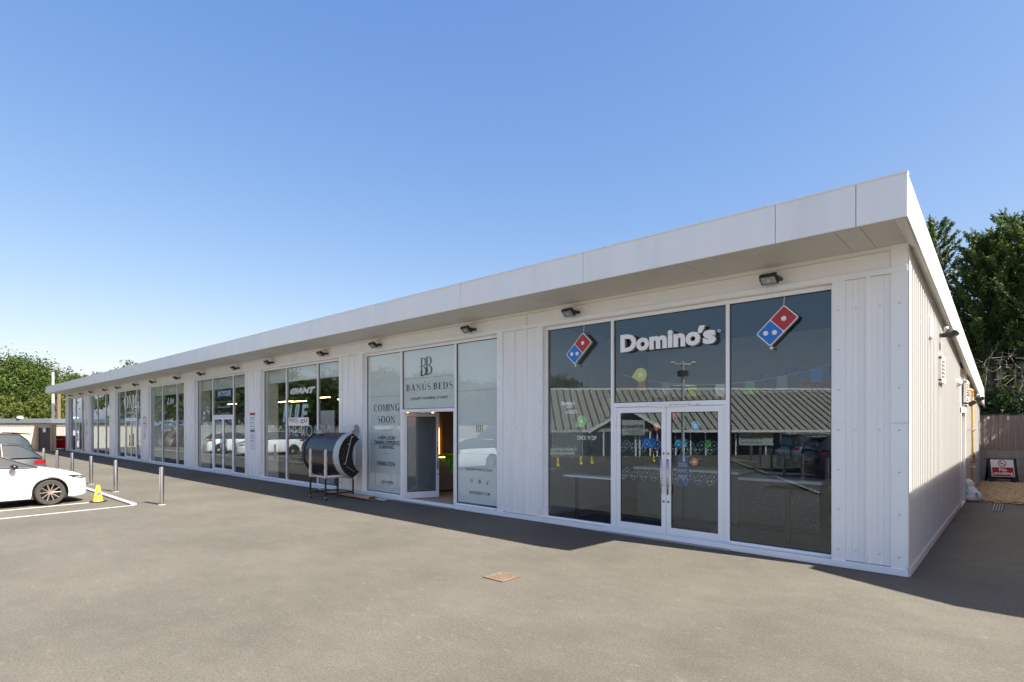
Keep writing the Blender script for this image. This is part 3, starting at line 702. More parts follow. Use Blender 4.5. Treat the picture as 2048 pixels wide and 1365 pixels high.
# ---- suspended shop signs behind the glass
def rrect(cx, cz, w_, h_, r_, ang, n=6):
    pts = []
    for (sx, sz, a0) in ((1,1,0),(-1,1,90),(-1,-1,180),(1,-1,270)):
        for i in range(n+1):
            a = R(a0+90*i/n); pts.append((sx*(w_/2-r_)+r_*math.cos(a), sz*(h_/2-r_)+r_*math.sin(a)))
    ca, sa = math.cos(ang), math.sin(ang)
    return [(cx+p[0]*ca-p[1]*sa, cz+p[0]*sa+p[1]*ca) for p in pts]
def domino_sign(cx, cz, label, y=0.20):
    r_ = empty('tile_sign', (cx, y+0.05, cz-0.3), label, 'sign', 'red and blue tile signs hung in the pizza shop windows')
    ang = R(-45); w_, h_ = 0.295, 0.575
    tag_ = lambda: None
    a = R(-45)
    P_(MB().prism(rrect(cx, cz, w_, h_, 0.035, a), 'y', y+0.0, y+0.05), 'sign_box', 'letter_return', r_)
    P_(MB().prism(rrect(cx, cz, w_-0.004, h_-0.004, 0.033, a), 'y', y-0.004, y-0.0005), 'sign_face', 'sign_white', r_)
    def loc(u, v): return (cx+u*math.cos(a)-v*math.sin(a), cz+u*math.sin(a)+v*math.cos(a))
    c1 = loc(0, 0.138); c2 = loc(0, -0.138)
    P_(MB().prism(rrect(c1[0], c1[1], 0.262, 0.262, 0.02, a), 'y', y-0.007, y-0.0045), 'red_square', 'sign_red', r_)
    P_(MB().prism(rrect(c2[0], c2[1], 0.262, 0.262, 0.02, a), 'y', y-0.007, y-0.0045), 'blue_square', 'sign_blue', r_)
    for u, v in ((0.0, 0.138), (0.045, -0.093), (-0.045, -0.183)):
        p = loc(u, v); P_(MB().lathe([(0.037,0),(0.037,-0.003)], (p[0], y-0.0075, p[1]), 24, 'y'), 'dot', 'sign_white', r_)
    p = loc(0.17, -0.29); d = MB()
    d.prism([(p[0]+0.022*math.cos(t*math.pi/8), p[1]+0.022*math.sin(t*math.pi/8)) for t in range(16)], 'y', y+0.01, y+0.014)
    P_(d, 'registered_mark', 'sign_white', r_)
    P_(MB().tube([(cx+0.08, y+0.04, cz+0.22), (cx+0.09, y+0.05, 3.94)], 0.0035, 6), 'hanging_wire', 'letter_white', r_)
    return r_
SY = 0.012
cxs, czs = xz(1554, 652, SY); domino_sign(cxs, czs, 'red and blue tile sign hung in the pizza shop window right of its doors', SY)
cxs, czs = xz(1157.5, 697.5, SY); domino_sign(cxs, czs, 'red and blue tile sign hung in the pizza shop window left of its doors', SY)
lx0, lz0 = xz(1241, 705, SY); lx1 = xz(1431, 688, SY)[0]; lz1 = xz(1241, 672.5, SY)[1]; dh = lz1-lz0
ls = empty('letter_sign', ((lx0+lx1)/2, SY, lz0), 'white fat three-dimensional letter sign above the pizza shop doors', 'sign')
ax0 = xz(1395.5, 653, SY)[0]; ax1 = xz(1409.5, 668, SY)[0]; az1 = xz(1403, 651.5, SY)[1]; az0 = xz(1403, 666, SY)[1]
zi_top = xz(1339, 659, SY)[1]; oxr = xz(1400.5, 680, SY)[0]; sx0 = xz(1405.5, 680, SY)[0]; sz1 = xz(1417, 660.5, SY)[1]; sz0 = xz(1417, 688, SY)[1]
for (dy, dd, mm, nm, g) in ((0.004, 0.065, 'letter_return', 'letter_sides', 0.0), (0.0, 0.0035, 'letter_white', 'lettering', 0.002)):
    a_m = text_mesh("Domino", lx0-g, oxr, lz0-0.008-g, zi_top+g, SY+dy, dd, bold=0.05, space=1.03)
    b_m = text_mesh("s", sx0, lx1+g, sz0-g, sz1+g, SY+dy, dd, bold=0.05)
    c_m = text_mesh("'", ax0-g, ax1+g, az0-g, az1+g, SY+dy, dd, bold=0.04, shear=0.25)
    P_(join(a_m, b_m, c_m), nm, mm, ls)
rx_, rz__ = xz(1438, 662, SY)
ring = MB()
for i in range(20):
    u, v = 2*math.pi*i/20, 2*math.pi*(i+1)/20
    ring.prism([(rx_+0.026*math.cos(u),rz__+0.026*math.sin(u)),(rx_+0.026*math.cos(v),rz__+0.026*math.sin(v)),(rx_+0.020*math.cos(v),rz__+0.020*math.sin(v)),(rx_+0.020*math.cos(u),rz__+0.020*math.sin(u))], 'y', SY, SY+0.003)
P_(join(ring, text_mesh("R", rx_-0.011, rx_+0.010, rz__-0.012, rz__+0.012, SY, 0.003)), 'registered_mark', 'letter_white', ls)
# ---- window stickers on the pizza shop glass
def sticker(px, py, rad, m, point, sym, parent, yy=GY+0.0115):
    X, Z = xz(px, py, yy)
    a0 = R(point); pts = []
    for i in range(25):
        a = a0 + R(40) + R(280)*i/24; pts.append((X+rad*math.cos(a), Z+rad*math.sin(a)))
    pts.append((X+rad*1.5*math.cos(a0), Z+rad*1.5*math.sin(a0)))
    s_ = P_(MB().prism(pts, 'y', yy, yy+0.001), 'sticker', m, parent)
    q = MB()
    for i in range(5):
        a = R(72*i); q.prism([(X, Z), (X+rad*0.35*math.cos(a), Z+rad*0.35*math.sin(a)), (X+rad*0.35*math.cos(a+0.7), Z+rad*0.35*math.sin(a+0.7))], 'y', yy-0.0008+i*0.00005, yy-0.0002)
    P_(q, 'sticker_symbol', 'letter_white', parent)
W0 = wins[0][0]
sticker(1281, 750, 0.125, 'sticker_yellow', 190, 0, W0); sticker(1163, 843, 0.115, 'sticker_green', 215, 0, W0)
sticker(1391, 851, 0.075, 'sticker_blue', 225, 0, W0); sticker(1389, 924, 0.065, 'sticker_orange', 190, 0, W0); sticker(1313, 853, 0.06, 'sticker_orange', 270, 0, W0)
def wtext(s, px0, py0, px1, py1, m, parent, yy=GY+0.0115, bold=0.01, name='lettering', depth=0.001, shear=0.0, label=None, font='sans', **k):
    X0, Z0 = xz(px0, py0, yy); X1, Z1 = xz(px1, py1, yy)
    if X1 < X0: X0, X1 = X1, X0
    mb = text_mesh(s, X0, X1, min(Z0,Z1), max(Z0,Z1), yy, depth, bold=bold, shear=shear, **k) if font == 'sans' else serif_mesh(s, X0, X1, min(Z0,Z1), max(Z0,Z1), yy, depth, **k)
    return P_(mb, name, m, parent, label=label)
wtext("Domino's", 1123, 811, 1150, 802, 'letter_white', W0, bold=0.03); wtext("JUST", 1131, 818, 1146, 811, 'letter_white', W0); wtext("LANDED", 1131, 828, 1154, 820, 'letter_white', W0)
wtext("CHICK 'N' DIP", 1154, 880, 1193, 872, 'letter_white', W0, bold=0.02)
X0, Z0 = xz(1151, 879, GY+0.012); P_(MB().box(X0-0.015, X0+0.015, GY+0.0115, GY+0.0125, Z0-0.01, Z0+0.03), 'sticker', 'sticker_blue', W0)
# manifestation tiles on door glass
def tiles(px0, px1, z, n, leaf, y=GY+0.0112):
    xa = xz(px0, 900, y)[0]; xb = xz(px1, 900, y)[0]; mb = MB()
    for i in range(n):
        cx = xa + (xb-xa)*(i+0.5)/n; a = R(-45); 
        for rr in (0,):
            o_ = rrect(cx, z, 0.115, 0.215, 0.006, a, 1); q_ = rrect(cx, z, 0.107, 0.207, 0.004, a, 1)
            for j in range(len(o_)):
                j2 = (j+1) % len(o_); mb.prism([o_[j], o_[j2], q_[j2], q_[j]], 'y', y, y+0.0006)
        for (u, v) in ((0, 0.052), (0.02, -0.032), (-0.02, -0.072)):
            px_ = cx+u*math.cos(a)-v*math.sin(a); pz_ = z+u*math.sin(a)+v*math.cos(a)
            mb.lathe([(0.013,0),(0.013,0.0006)], (px_, y, pz_), 10, 'y')
        e = [(-0.053,0.0),(0.053,0.0),(0.053,0.003),(-0.053,0.003)]
        mb.prism([(cx+u*math.cos(a)-v*math.sin(a), z+u*math.sin(a)+v*math.cos(a)) for u, v in e], 'y', y+0.0008, y+0.0012)
    P_(mb, 'manifestation', 'letter_pale', leaf)
for lf, (a, b) in zip(leaves[0], ((1241, 1322), (1342, 1436))):
    tiles(a, b, 1.62, 4, lf); tiles(a, b, 1.10, 4, lf)
X0, Z0 = xz(1344, 834, GY+0.012); X1, Z1 = xz(1357, 826, GY+0.012); P_(MB().box(X0, X1, GY+0.0115, GY+0.0125, Z0, Z1), 'sticker', 'sign_red', W0)
# blue poster board standing inside
pb = empty('poster_board', (-2.95, 0.9, 0.02), 'blue portrait poster board standing inside the pizza shop doors', 'poster')
X0, Z0 = xz(1357, 937, 0.9); X1, Z1 = xz(1374, 907, 0.9)
P_(MB().box(X0-0.03, X1+0.03, 0.9, 0.92, 0.85, 1.42), 'board', 'sign_navy', pb, bevel=0.004)
P_(MB().box((X0+X1)/2-0.02, (X0+X1)/2+0.02, 0.91, 0.93, 0.03, 0.85), 'stand', 'plastic_black', pb)
tx = MB()
for i in range(3): tx = join(tx, text_mesh(("DOUGH", "ALWAYS", "FRESH")[i], X0, X1, 1.22-0.11*i, 1.29-0.11*i, 0.898, 0.001))
P_(tx, 'lettering', 'paper_white', pb)
# bunting inside
bu = empty('bunting', (-3.5, 2.0, 2.9), 'string of small coloured pennants sagging across the pizza shop interior', 'bunting')
pth = [(-5.6+4.6*t, 2.0, 3.05+0.35*(2*t-1)**2 - 0.25) for t in [i/16 for i in range(17)]]
P_(MB().tube(pth, 0.004, 5), 'string', 'room_white', bu)
for i, c_ in enumerate(['sticker_orange','room_wall','sticker_yellow','room_white','sticker_green','room_wall','sign_blue']):
    p = pth[2+2*i]; P_(MB().box(p[0]-0.09, p[0]+0.09, 2.0, 2.004, p[2]-0.24, p[2]-0.004), 'pennant', c_, bu)

# ---- tanning studio front
f1, l, r, mA, mB = wins[1]
VY = GY+0.018
P_(MB().box(l+0.06, mB-0.03, VY, VY+0.003, 0.15, ZH0-0.01), 'window_film', 'vinyl_grey', f1)
P_(MB().box(mA+0.03, r-0.03, VY, VY+0.003, 0.17, ZH0-0.01), 'window_film', 'vinyl_grey', f1)
P_(MB().box(mB+0.03, mA-0.03, VY, VY+0.003, TR1+0.01, ZH0-0.01), 'window_film', 'vinyl_grey', f1)
LY = VY-0.005
sm = MB()
for (x0, x1, z) in ((l+0.06, mB-0.03, 2.78), (l+0.06, mB-0.03, 1.45), (mB+0.03, mA-0.03, 3.20), (mA+0.03, r-0.03, 2.80), (mA+0.03, r-0.03, 1.32)): sm.box(x0, x1, LY+0.002, LY+0.003, z, z+0.006)
P_(sm, 'film_joint', 'vinyl_dark', f1)
K = dict(yy=LY, depth=0.0015)
wtext("COMING", 747.7, 823.7, 798.5, 807.7, 'letter_dark', f1, font='serif', **K); wtext("SOON", 755.4, 846.8, 789.8, 832, 'letter_dark', f1, font='serif', **K)
X0, Z0 = xz(840.5, 753, LY); X1, Z1 = xz(865, 753, LY); ZT_ = xz(858, 713, LY)[1]; Zb_ = xz(850, 752, LY)[1]
wB = (X1-X0)*0.56
P_(join(serif_mesh("B", X0, X0+wB, Zb_, ZT_-0.02, LY, 0.0015, thick=0.17), serif_mesh("B", X1-wB, X1, Zb_+0.015, ZT_, LY-0.002, 0.0015, thick=0.17)), 'logo', 'letter_dark', f1)
wtext("BANÚS BEDS", 813, 783, 905, 763, 'letter_dark', f1, font='serif', gap=0.22, **K)
wtext("LUXURY TANNING STUDIO", 821.5, 800.6, 895.5, 791.4, 'letter_dark', f1, **K)
wtext("A NEW LUXURY", 756, 879.4, 791, 873, 'letter_dark', f1, **K); wtext("TANNING EXPERIENCE", 748.3, 888.6, 799, 882.5, 'letter_dark', f1, **K); wtext("IS ARRIVING", 757.8, 897.8, 787.5, 891.7, 'letter_dark', f1, **K)
wtext("OPENING SOON", 753.8, 930.8, 789.8, 925, 'letter_dark', f1, **K); wtext("@BANUSBEDS", 763, 968, 786.5, 963, 'letter_dark', f1, **K)
hl = MB()
for (pa, pb_, py) in ((765, 781, 862), (765, 780, 907)):
    X0, Z0 = xz(pa, py, LY); X1, _ = xz(pb_, py, LY); hl.box(X0, X1, LY, LY+0.001, Z0, Z0+0.005)
P_(hl, 'rule', 'letter_dark', f1)
wtext("BB", 952, 865, 966, 851, 'letter_dark', f1, font='serif', gap=0.02, **K)
wtext("FOLLOW OUR JOURNEY", 931.4, 942, 986, 940, 'letter_dark', f1, **K); wtext("BANUSBEDS.COM", 938.8, 987.7, 979.4, 986, 'letter_dark', f1, **K)
ic = MB()
def ringpts(cx, cz, ro, ri, n=16, y0=LY, y1=LY+0.001, sq=False):
    for i in range(n):
        u, v = 2*math.pi*i/n, 2*math.pi*(i+1)/n
        def pt(rad, t):
            c_, s_ = math.cos(t), math.sin(t)
            if sq: k_ = (abs(c_)**4+abs(s_)**4)**-0.25; return (cx+rad*c_*k_, cz+rad*s_*k_)
            return (cx+rad*c_, cz+rad*s_)
        ic.prism([pt(ro,u), pt(ro,v), pt(ri,v), pt(ri,u)], 'y', y0, y1)
X0, Z0 = xz(943, 962, LY); ringpts(X0, Z0, 0.042, 0.035, 24, sq=True); ringpts(X0, Z0, 0.020, 0.014)
X0, Z0 = xz(959, 964, LY); ringpts(X0, Z0, 0.042, 0.0, 20)
X0, Z0 = xz(975, 966, LY); ringpts(X0-0.012, Z0-0.02, 0.026, 0.012, 16); ic.box(X0+0.006, X0+0.016, LY-.0005, LY+0.0015, Z0-0.02, Z0+0.045); ic.box(X0+0.006, X0+0.034, LY-.0005, LY+0.0015, Z0+0.02, Z0+0.032)
P_(ic, 'icons', 'letter_dark', f1)
X0, Z0 = xz(959, 964, LY); P_(text_mesh("f", X0-0.010, X0+0.014, Z0-0.036, Z0+0.026, LY-0.003, 0.001, bold=0.02), 'lettering', 'sign_white', f1)
X0, Z0 = xz(759.5, 965, LY); P_(MB().box(X0-0.014, X0+0.014, LY, LY+0.001, Z0-0.02, Z0+0.02), 'icon', 'vinyl_dark', f1)
# room behind the open door
dA, dB = Vector((*gp(845, 987.5), 0)), Vector((*gp(925, 982.5), 0)); dD = (dB-dA).normalized(); dN = Vector((-dD.y, dD.x, 0))
if dN.y < 0: dN = -dN
DM = Matrix(((dD.x, dN.x, 0, dA.x), (dD.y, dN.y, 0, dA.y), (0,0,1,0), (0,0,0,1))); dL = (dB-dA).length
dk = empty('reception_desk', dA+dD*dL*0.5, 'beige reception desk inside the open doorway of the tanning studio', 'desk')
P_(MB().box(0, dL+0.8, 0.03, 0.7, 0.06, 1.02).xform(DM), 'desk_front', 'beige_desk', dk); P_(MB().box(0, dL+0.8, 0.06, 0.7, 0.02, 0.06).xform(DM), 'kick_board', 'plastic_black', dk)
P_(MB().box(-0.03, dL+0.83, 0.0, 0.75, 1.05, 1.09).xform(DM), 'desk_top', 'beige_desk', dk); P_(MB().box(0.02, dL+0.78, 0.035, 0.06, 1.03, 1.045).xform(DM), 'desk_light', 'led_strip', dk)
ya = yz(877.5, 850, -13.03)[0]-0.75; ar_ = 0.75
pts = [(-13.03, ya+ar_, 0.9), (-13.03, ya+ar_, 1.75)] + [(-13.03, ya+ar_*math.cos(R(a)), 1.75+ar_*1.15*math.sin(R(a))) for a in range(8, 173, 8)] + [(-13.03, ya-ar_, 1.75), (-13.03, ya-ar_, 0.9)]
P_(MB().tube(pts, 0.022, 8), 'arch_light', 'led_strip', B, label='warm glowing arch light on the wall behind the desk')
P_(MB().prism([(ya+(p[1]-ya)*1.25, 0.9 if p[2] <= 0.91 else p[2]*1.06) for p in pts], 'x', -13.048, -13.04), 'arch_panel', 'arch_wall')
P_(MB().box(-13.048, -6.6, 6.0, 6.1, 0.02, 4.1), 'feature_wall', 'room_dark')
vx0 = (xz(888, 900, 1.5)[0]); 
def dpar(px):   # distance along the desk seen at this pixel
    lo, hi = 0.0, dL+0.8
    for _ in range(40):
        m_ = (lo+hi)/2; q = dA+dD*m_; v = Vector((q.x-CX, q.y-CY)); sx_ = 1024+FPX*(v.x*RX[0]+v.y*RX[1])/(v.x*AX[0]+v.y*AX[1])
        lo, hi = (m_, hi) if sx_ < px else (lo, m_)
    return lo
s0, s1 = dpar(884), dpar(914)
hv = empty('safety_vest', dA+dD*(s0+s1)/2+Vector((0,0,1.09)), 'bright green hi-vis vest draped over the reception desk', 'vest')
vm = MB(); NX, NZ = 16, 16
for j in range(NZ+1):
    t = j/NZ
    for i in range(NX+1):
        q = i/NX; wid = 1 - 0.45*t
        x = s0 + (s1-s0)*(0.5 + (q-0.5)*wid + 0.14*t)
        if t < 0.2: y_, z_ = 0.35-1.85*t, 1.105
        else: y_, z_ = -0.03-0.035*(1+math.sin(q*16+t*5)), 1.105 - (t-0.2)*1.0*(0.72-0.5*abs(q-0.62))
        vm.v.append(tuple(DM @ Vector((x, y_, z_+0.01*math.sin(q*21)))))
for j in range(NZ):
    for i in range(NX): vm.f.append((j*(NX+1)+i, j*(NX+1)+i+1, (j+1)*(NX+1)+i+1, (j+1)*(NX+1)+i)); vm.m.append(0)
ho = P_(vm, 'vest_cloth', 'hivis', hv, smooth=True); so_ = ho.modifiers.new('thick', 'SOLIDIFY'); so_.thickness = 0.006
P_(MB().box(s0+0.17, s0+0.21, -0.115, -0.105, 0.80, 1.02).xform(DM), 'reflective_band', 'hivis_band', hv)

# ---- bicycle shop fronts (bays 2,3,4)
for k in (2, 3, 4):
    f, l, r, mA, mB = wins[k]
    P_(MB().box(l+0.02, r-0.02, 0.30, 0.34, 3.50, 4.14), 'pelmet', 'pelmet', f)
    P_(MB().box(l+0.01, l+0.05, 0.16, 0.62, 0.03, 4.14), 'inner_reveal', 'pelmet', f)
for k in (6, 7):
    f, l, r, mA, mB = wins[k]
    P_(MB().box(l+0.01, l+0.05, 0.16, 0.62, 0.03, 4.14), 'inner_reveal', 'room_wall', f)
f2 = wins[2][0]; f3 = wins[3][0]; f4 = wins[4][0]
wtext("GIANT", 580, 790, 631, 773, 'letter_white', f2, bold=0.09, shear=0.3, yy=GY+0.0115)
wtext("RULE", 565, 846, 617, 808, 'letter_pale', f2, bold=0.04, shear=0.25, space=0.85)
wtext("THE ROAD", 568, 872, 650, 850, 'letter_pale', f2, bold=-0.01)
wtext("BICYCLES", 436, 793, 461, 781, 'letter_white', f3, bold=0.03, yy=GY+0.0110, depth=0.0008)
X0, Z0 = xz(433.5, 796, GY+0.013); X1, Z1 = xz(463, 778.5, GY+0.013); P_(MB().box(X0, X1, GY+0.013, GY+0.014, Z0, Z1), 'sticker', 'sign_navy', f3)
wtext("FULL SERVICE PLUS", 431, 806.5, 464, 802, 'letter_pale', f3); wtext("BIKE REPAIRS", 435, 817, 461, 812, 'letter_pale', f3)
wtext("Liv", 334, 810, 348.5, 795, 'letter_white', f4, bold=0.05, shear=0.25)
wtext("BELIEVE", 321, 863, 358, 840, 'letter_pale', f4, bold=0.02, shear=0.25, space=0.85)
wb2 = empty('window_notice', (-17.0, 0.16, 1.8), 'white landscape notice with red and black logo on the bicycle shop window', 'sign')
X0, Z0 = xz(576.5, 852, 0.10); X1, Z1 = xz(617, 835, 0.10); P_(MB().box(X0, X1, 0.102, 0.106, Z0, Z1), 'notice_board', 'sign_white', wb2)
xm = X0+(X1-X0)*0.05
P_(join(text_mesh("PHOTO", xm, xm+(X1-X0)*0.42, Z0+0.27*(Z1-Z0)*2, Z0+0.35*(Z1-Z0)*2+0.05, 0.100, 0.001, bold=0.03), text_mesh("CHANNEL", xm, xm+(X1-X0)*0.5, Z0+0.4*(Z1-Z0), Z0+0.5*(Z1-Z0), 0.100, 0.001, bold=0.03)), 'lettering', 'sign_red', wb2)
P_(text_mesh("U", X0+(X1-X0)*0.78, X0+(X1-X0)*0.93, Z0+0.4*(Z1-Z0), Z0+0.85*(Z1-Z0), 0.100, 0.001, bold=0.04), 'logo', 'sign_red', wb2); P_(text_mesh("C", X0+(X1-X0)*0.62, X0+(X1-X0)*0.77, Z0+0.3*(Z1-Z0), Z0+0.75*(Z1-Z0), 0.100, 0.001, bold=0.04), 'logo', 'sign_black', wb2)
gb = empty('display_panel', (-14.8, 0.9, 0.02), 'tall pale grey display panel inside the right pane of the bicycle shop window', 'display')
X0, Z0 = xz(641, 870, 0.5); X1, Z1 = xz(668, 821, 0.5); P_(MB().box(X0, X1, 0.5, 0.54, 0.03, Z1), 'panel', 'panel_grey', gb); P_(text_mesh("GIANT", X0+0.35, X1-0.30, Z1-0.62, Z1-0.50, 0.498, 0.001, bold=0.05), 'lettering', 'letter_dark', gb)
lamps = [(-15.5,2.4,3.00,1.9,0.10),(-17.6,3.2,3.05,1.5,0.02),(-16.3,1.6,2.88,0.9,0.05),(-18.4,2.0,3.02,0.7,0.0),(-14.6,1.6,3.15,0.8,0.05),(-21.4,2.0,2.95,0.9,0),(-24.4,2.2,3.0,0.9,0),(-23.2,3.4,3.05,1.4,0),(-27.6,2.2,3.0,1.0,0),(-19.4,4.0,3.1,1.6,0),(-26.2,3.8,3.1,1.2,0)]
proto = None
for i, (x, y, z, ln, rz) in enumerate(lamps):
    if proto is None:
        proto = empty('strip_lamp', (x,y,z), '', 'lamp', 'strip lamps hanging in the bicycle shop'); MB().box(-0.5,0.5,-0.02,0.02,0,0.03).build('tube', 'tube_light', proto, local=True)
        MB().box(-0.5,0.5,-0.025,0.025,0.031,0.05).build('housing', 'plastic_black', proto, local=True); MB().tube([(0.4,0,0.05),(0.4,0,1.1)],0.004,5).tube([(-0.4,0,0.05),(-0.4,0,1.1)],0.004,5).build('wire', 'plastic_black', proto, local=True)
        o = proto
    else: o = copy_tree(proto)
    o.location = (x,y,z); o.rotation_euler = (0,0,rz); o.scale = (ln,1,1)
    o['label'] = 'warm strip lamp hanging in the bicycle shop'
# ---- smile clinic
f5, l, r, mA, mB = wins[5]
P_(MB().box(l+0.06, r-0.04, GY+0.014, GY+0.018, TR1-0.02, ZH0), 'window_film', 'vinyl_mauve', f5)
bk = MB(); 
for pa, pb_ in ((251, 255), (272.5, 276)): X0 = xz(pa, 800, GY)[0]; X1 = xz(pb_, 800, GY)[0]; bk.box(X0, X1, GY+0.011, GY+0.013, TR1-0.01, ZH0)
P_(bk, 'dark_stripe', 'vinyl_black', f5)
wtext("OMG", 248, 818, 278, 788.5, 'letter_white', f5, font='serif', yy=GY-0.004, depth=0.002, gap=0.1, hair=0.06)
wtext("SMILES", 254.5, 829.5, 271.5, 823.5, 'letter_white', f5, yy=GY-0.004, depth=0.002, bold=0.01, space=1.3)
P_(MB().box(l+0.3, r-0.2, 2.5, 2.6, 0.02, 2.35), 'white_wall', 'room_white');  # added inside to stand in for a white reflection in the clinic glass
P_(MB().box(-38.9, -34.2, 2.495, 2.498, 1.2, 2.3), 'reflected_graphic', 'vinyl_black')  # dark graphic of that reflection, drawn on the added wall
P_(MB().box(XL+0.2, -46.8, 2.0, 2.05, 0.02, 4.1), 'white_wall', 'room_wall')
# ---- paper notices on the piers
def notice(px0, py0, px1, py1, label, red=True):
    X0, Z0 = xz(px0, py1, -0.02); X1, Z1 = xz(px1, py0, -0.02)
    o = empty('wall_notice', ((X0+X1)/2, -0.02, Z0), label, 'sign')
    P_(MB().box(X0, X1, -0.030, -0.018, Z0, Z1), 'notice_board', 'paper_white', o, bevel=0.002)
    h = Z1-Z0
    if red: P_(MB().box(X0, X1, -0.033, -0.0305, Z1-0.05*h*1.2, Z1-0.002), 'header', 'sign_red', o)
    w_ = X1-X0; t = MB()
    for i, fz_ in enumerate((0.86, 0.82, 0.72, 0.62, 0.55, 0.36, 0.30, 0.22)): t.box(X0+w_*0.12, X0+w_*(0.88-0.1*(i%3)), -0.0325, -0.0305, Z0+h*fz_, Z0+h*(fz_+0.013))
    P_(t, 'print', 'vinyl_dark', o)
    t = MB().box(X0+w_*0.1, X1-w_*0.1, -0.0325, -0.0305, Z0+h*0.47, Z0+h*0.53)
    P_(t, 'dark_panel', 'letter_dark', o)
notice(500, 826, 511, 898, 'tall white printed notice with red header on the pier right of the bicycle shop entrance')
notice(286.5, 834, 292.5, 860, 'white framed notice on the pier right of the smile clinic'); notice(287, 862, 292, 879, 'smaller white notice under the framed one right of the smile clinic', False)
notice(171.5, 839, 175.5, 855, 'upper framed notice on the far end pier', False); notice(171.5, 858, 175.5, 873, 'lower framed notice on the far end pier', False)

# ------------------------------------------------------------------ floodlights
def flood_proto():
    o = empty('floodlight', (0,0,0), '', 'floodlight', 'black floodlights along the frieze')
    # local: wall behind at +Y; head tilted out
    tilt = Matrix.Translation((0,-0.20,-0.02)) @ Matrix.Rotation(R(52), 4, 'X')
    h = MB().box(-0.125,0.125,-0.035,0.03,-0.085,0.085); h.xform(tilt); hb = h.build('housing', 'lamp_black', o, local=True, bevel=0.012, seg=2)
    g = MB().box(-0.100,0.100,-0.040,-0.0355,-0.062,0.062); g.xform(tilt); lg = g.build('reflector', 'lamp_reflector', hb, local=True)
    d = MB().box(-0.016,0.016,-0.044,-0.0405,-0.014,0.018); d.xform(tilt); d.build('led', 'led_yellow', lg, local=True)
    fn = MB()
    for i in range(6): fn.box(-0.09+0.034*i,-0.082+0.034*i,0.03,0.055,-0.07,0.07)
    fn.xform(tilt); fn.build('cooling_fin', 'lamp_black', hb, local=True)
    b = MB().box(-0.135,-0.129,-0.22,-0.02,-0.03,0.01).box(0.129,0.135,-0.22,-0.02,-0.03,0.01).box(-0.135,0.135,-0.03,-0.002,-0.03,0.01); b.build('bracket', 'lamp_black', o, local=True)
    s = MB().lathe([(0.0,-0.03),(0.026,-0.022),(0.034,0.0),(0.030,0.028),(0.0,0.034)], (0.03,-0.10,0.115), 14); s.build('sensor', 'plastic_white', o, local=True, smooth=True)
    MB().tube([(0.03,-0.10,0.10),(0.03,-0.07,0.05),(0.03,-0.03,0.0)], 0.012, 8).build('sensor_arm', 'plastic_white', o, local=True)
    return o
fl0 = flood_proto()
flx = [-1.68,-5.37,-8.25,-11.95,-14.75,-18.4,-21.3,-24.9,-27.95,-31.6,-34.6,-38.2,-41.2,-44.9,-47.9,-51.5]
for i, x in enumerate(flx):
    o = fl0 if i == 0 else copy_tree(fl0)
    o.location = (x, 0.0, 4.19)
    side = 'right' if i % 2 == 0 else 'left'
    o['label'] = 'black floodlight over the ' + side + ' half of the ' + BAYNAME[i//2]
# side-wall lamps
for i, (y, z) in enumerate(((3.75, 3.62), (9.15, 2.55), (13.4, 2.80))):
    o = copy_tree(fl0); o.location = (0.0, y, z); o.rotation_euler = (0,0,R(90))
    o['label'] = ('dark lamp high on the side wall above the nearer vent', 'dark lamp over the side door', 'dark lamp on the side wall beyond the yellow pipe')[i]
    o['group'] = 'lamps on the side wall'
# yellow pipe
yp, zp = 12.55, 2.95
gpz = empty('gas_pipe', (0.1, yp, 0.0), 'yellow gas pipe rising up the side wall with a brass valve', 'pipe')
yp = yz(1945, 850, 0.13)[0]
pth = [(0.13,yp,0.0),(0.13,yp,zp-0.25)] + [(0.13, yp-0.22+0.22*math.cos(R(a)), zp-0.25+0.22*math.sin(R(a))) for a in (20,45,70,90)] + [(0.10, yp-0.45, zp-0.03),(0.0,yp-0.47,zp-0.03)]
P_(MB().tube(pth, 0.032, 12), 'pipe', 'pipe_yellow', gpz, smooth=True)
P_(MB().lathe([(0.055,0),(0.055,0.05),(0.045,0.06),(0.045,0.16),(0.055,0.17),(0.055,0.22)], (0.13,yp,0.98), 12).tube([(0.13,yp,1.08),(0.30,yp,1.08)],0.012,8), 'valve', 'brass', gpz)
for z in (0.85, 1.85, 2.6): P_(MB().box(0.0,0.19,yp-0.06,yp+0.06,z,z+0.03), 'bracket', 'steel', gpz)

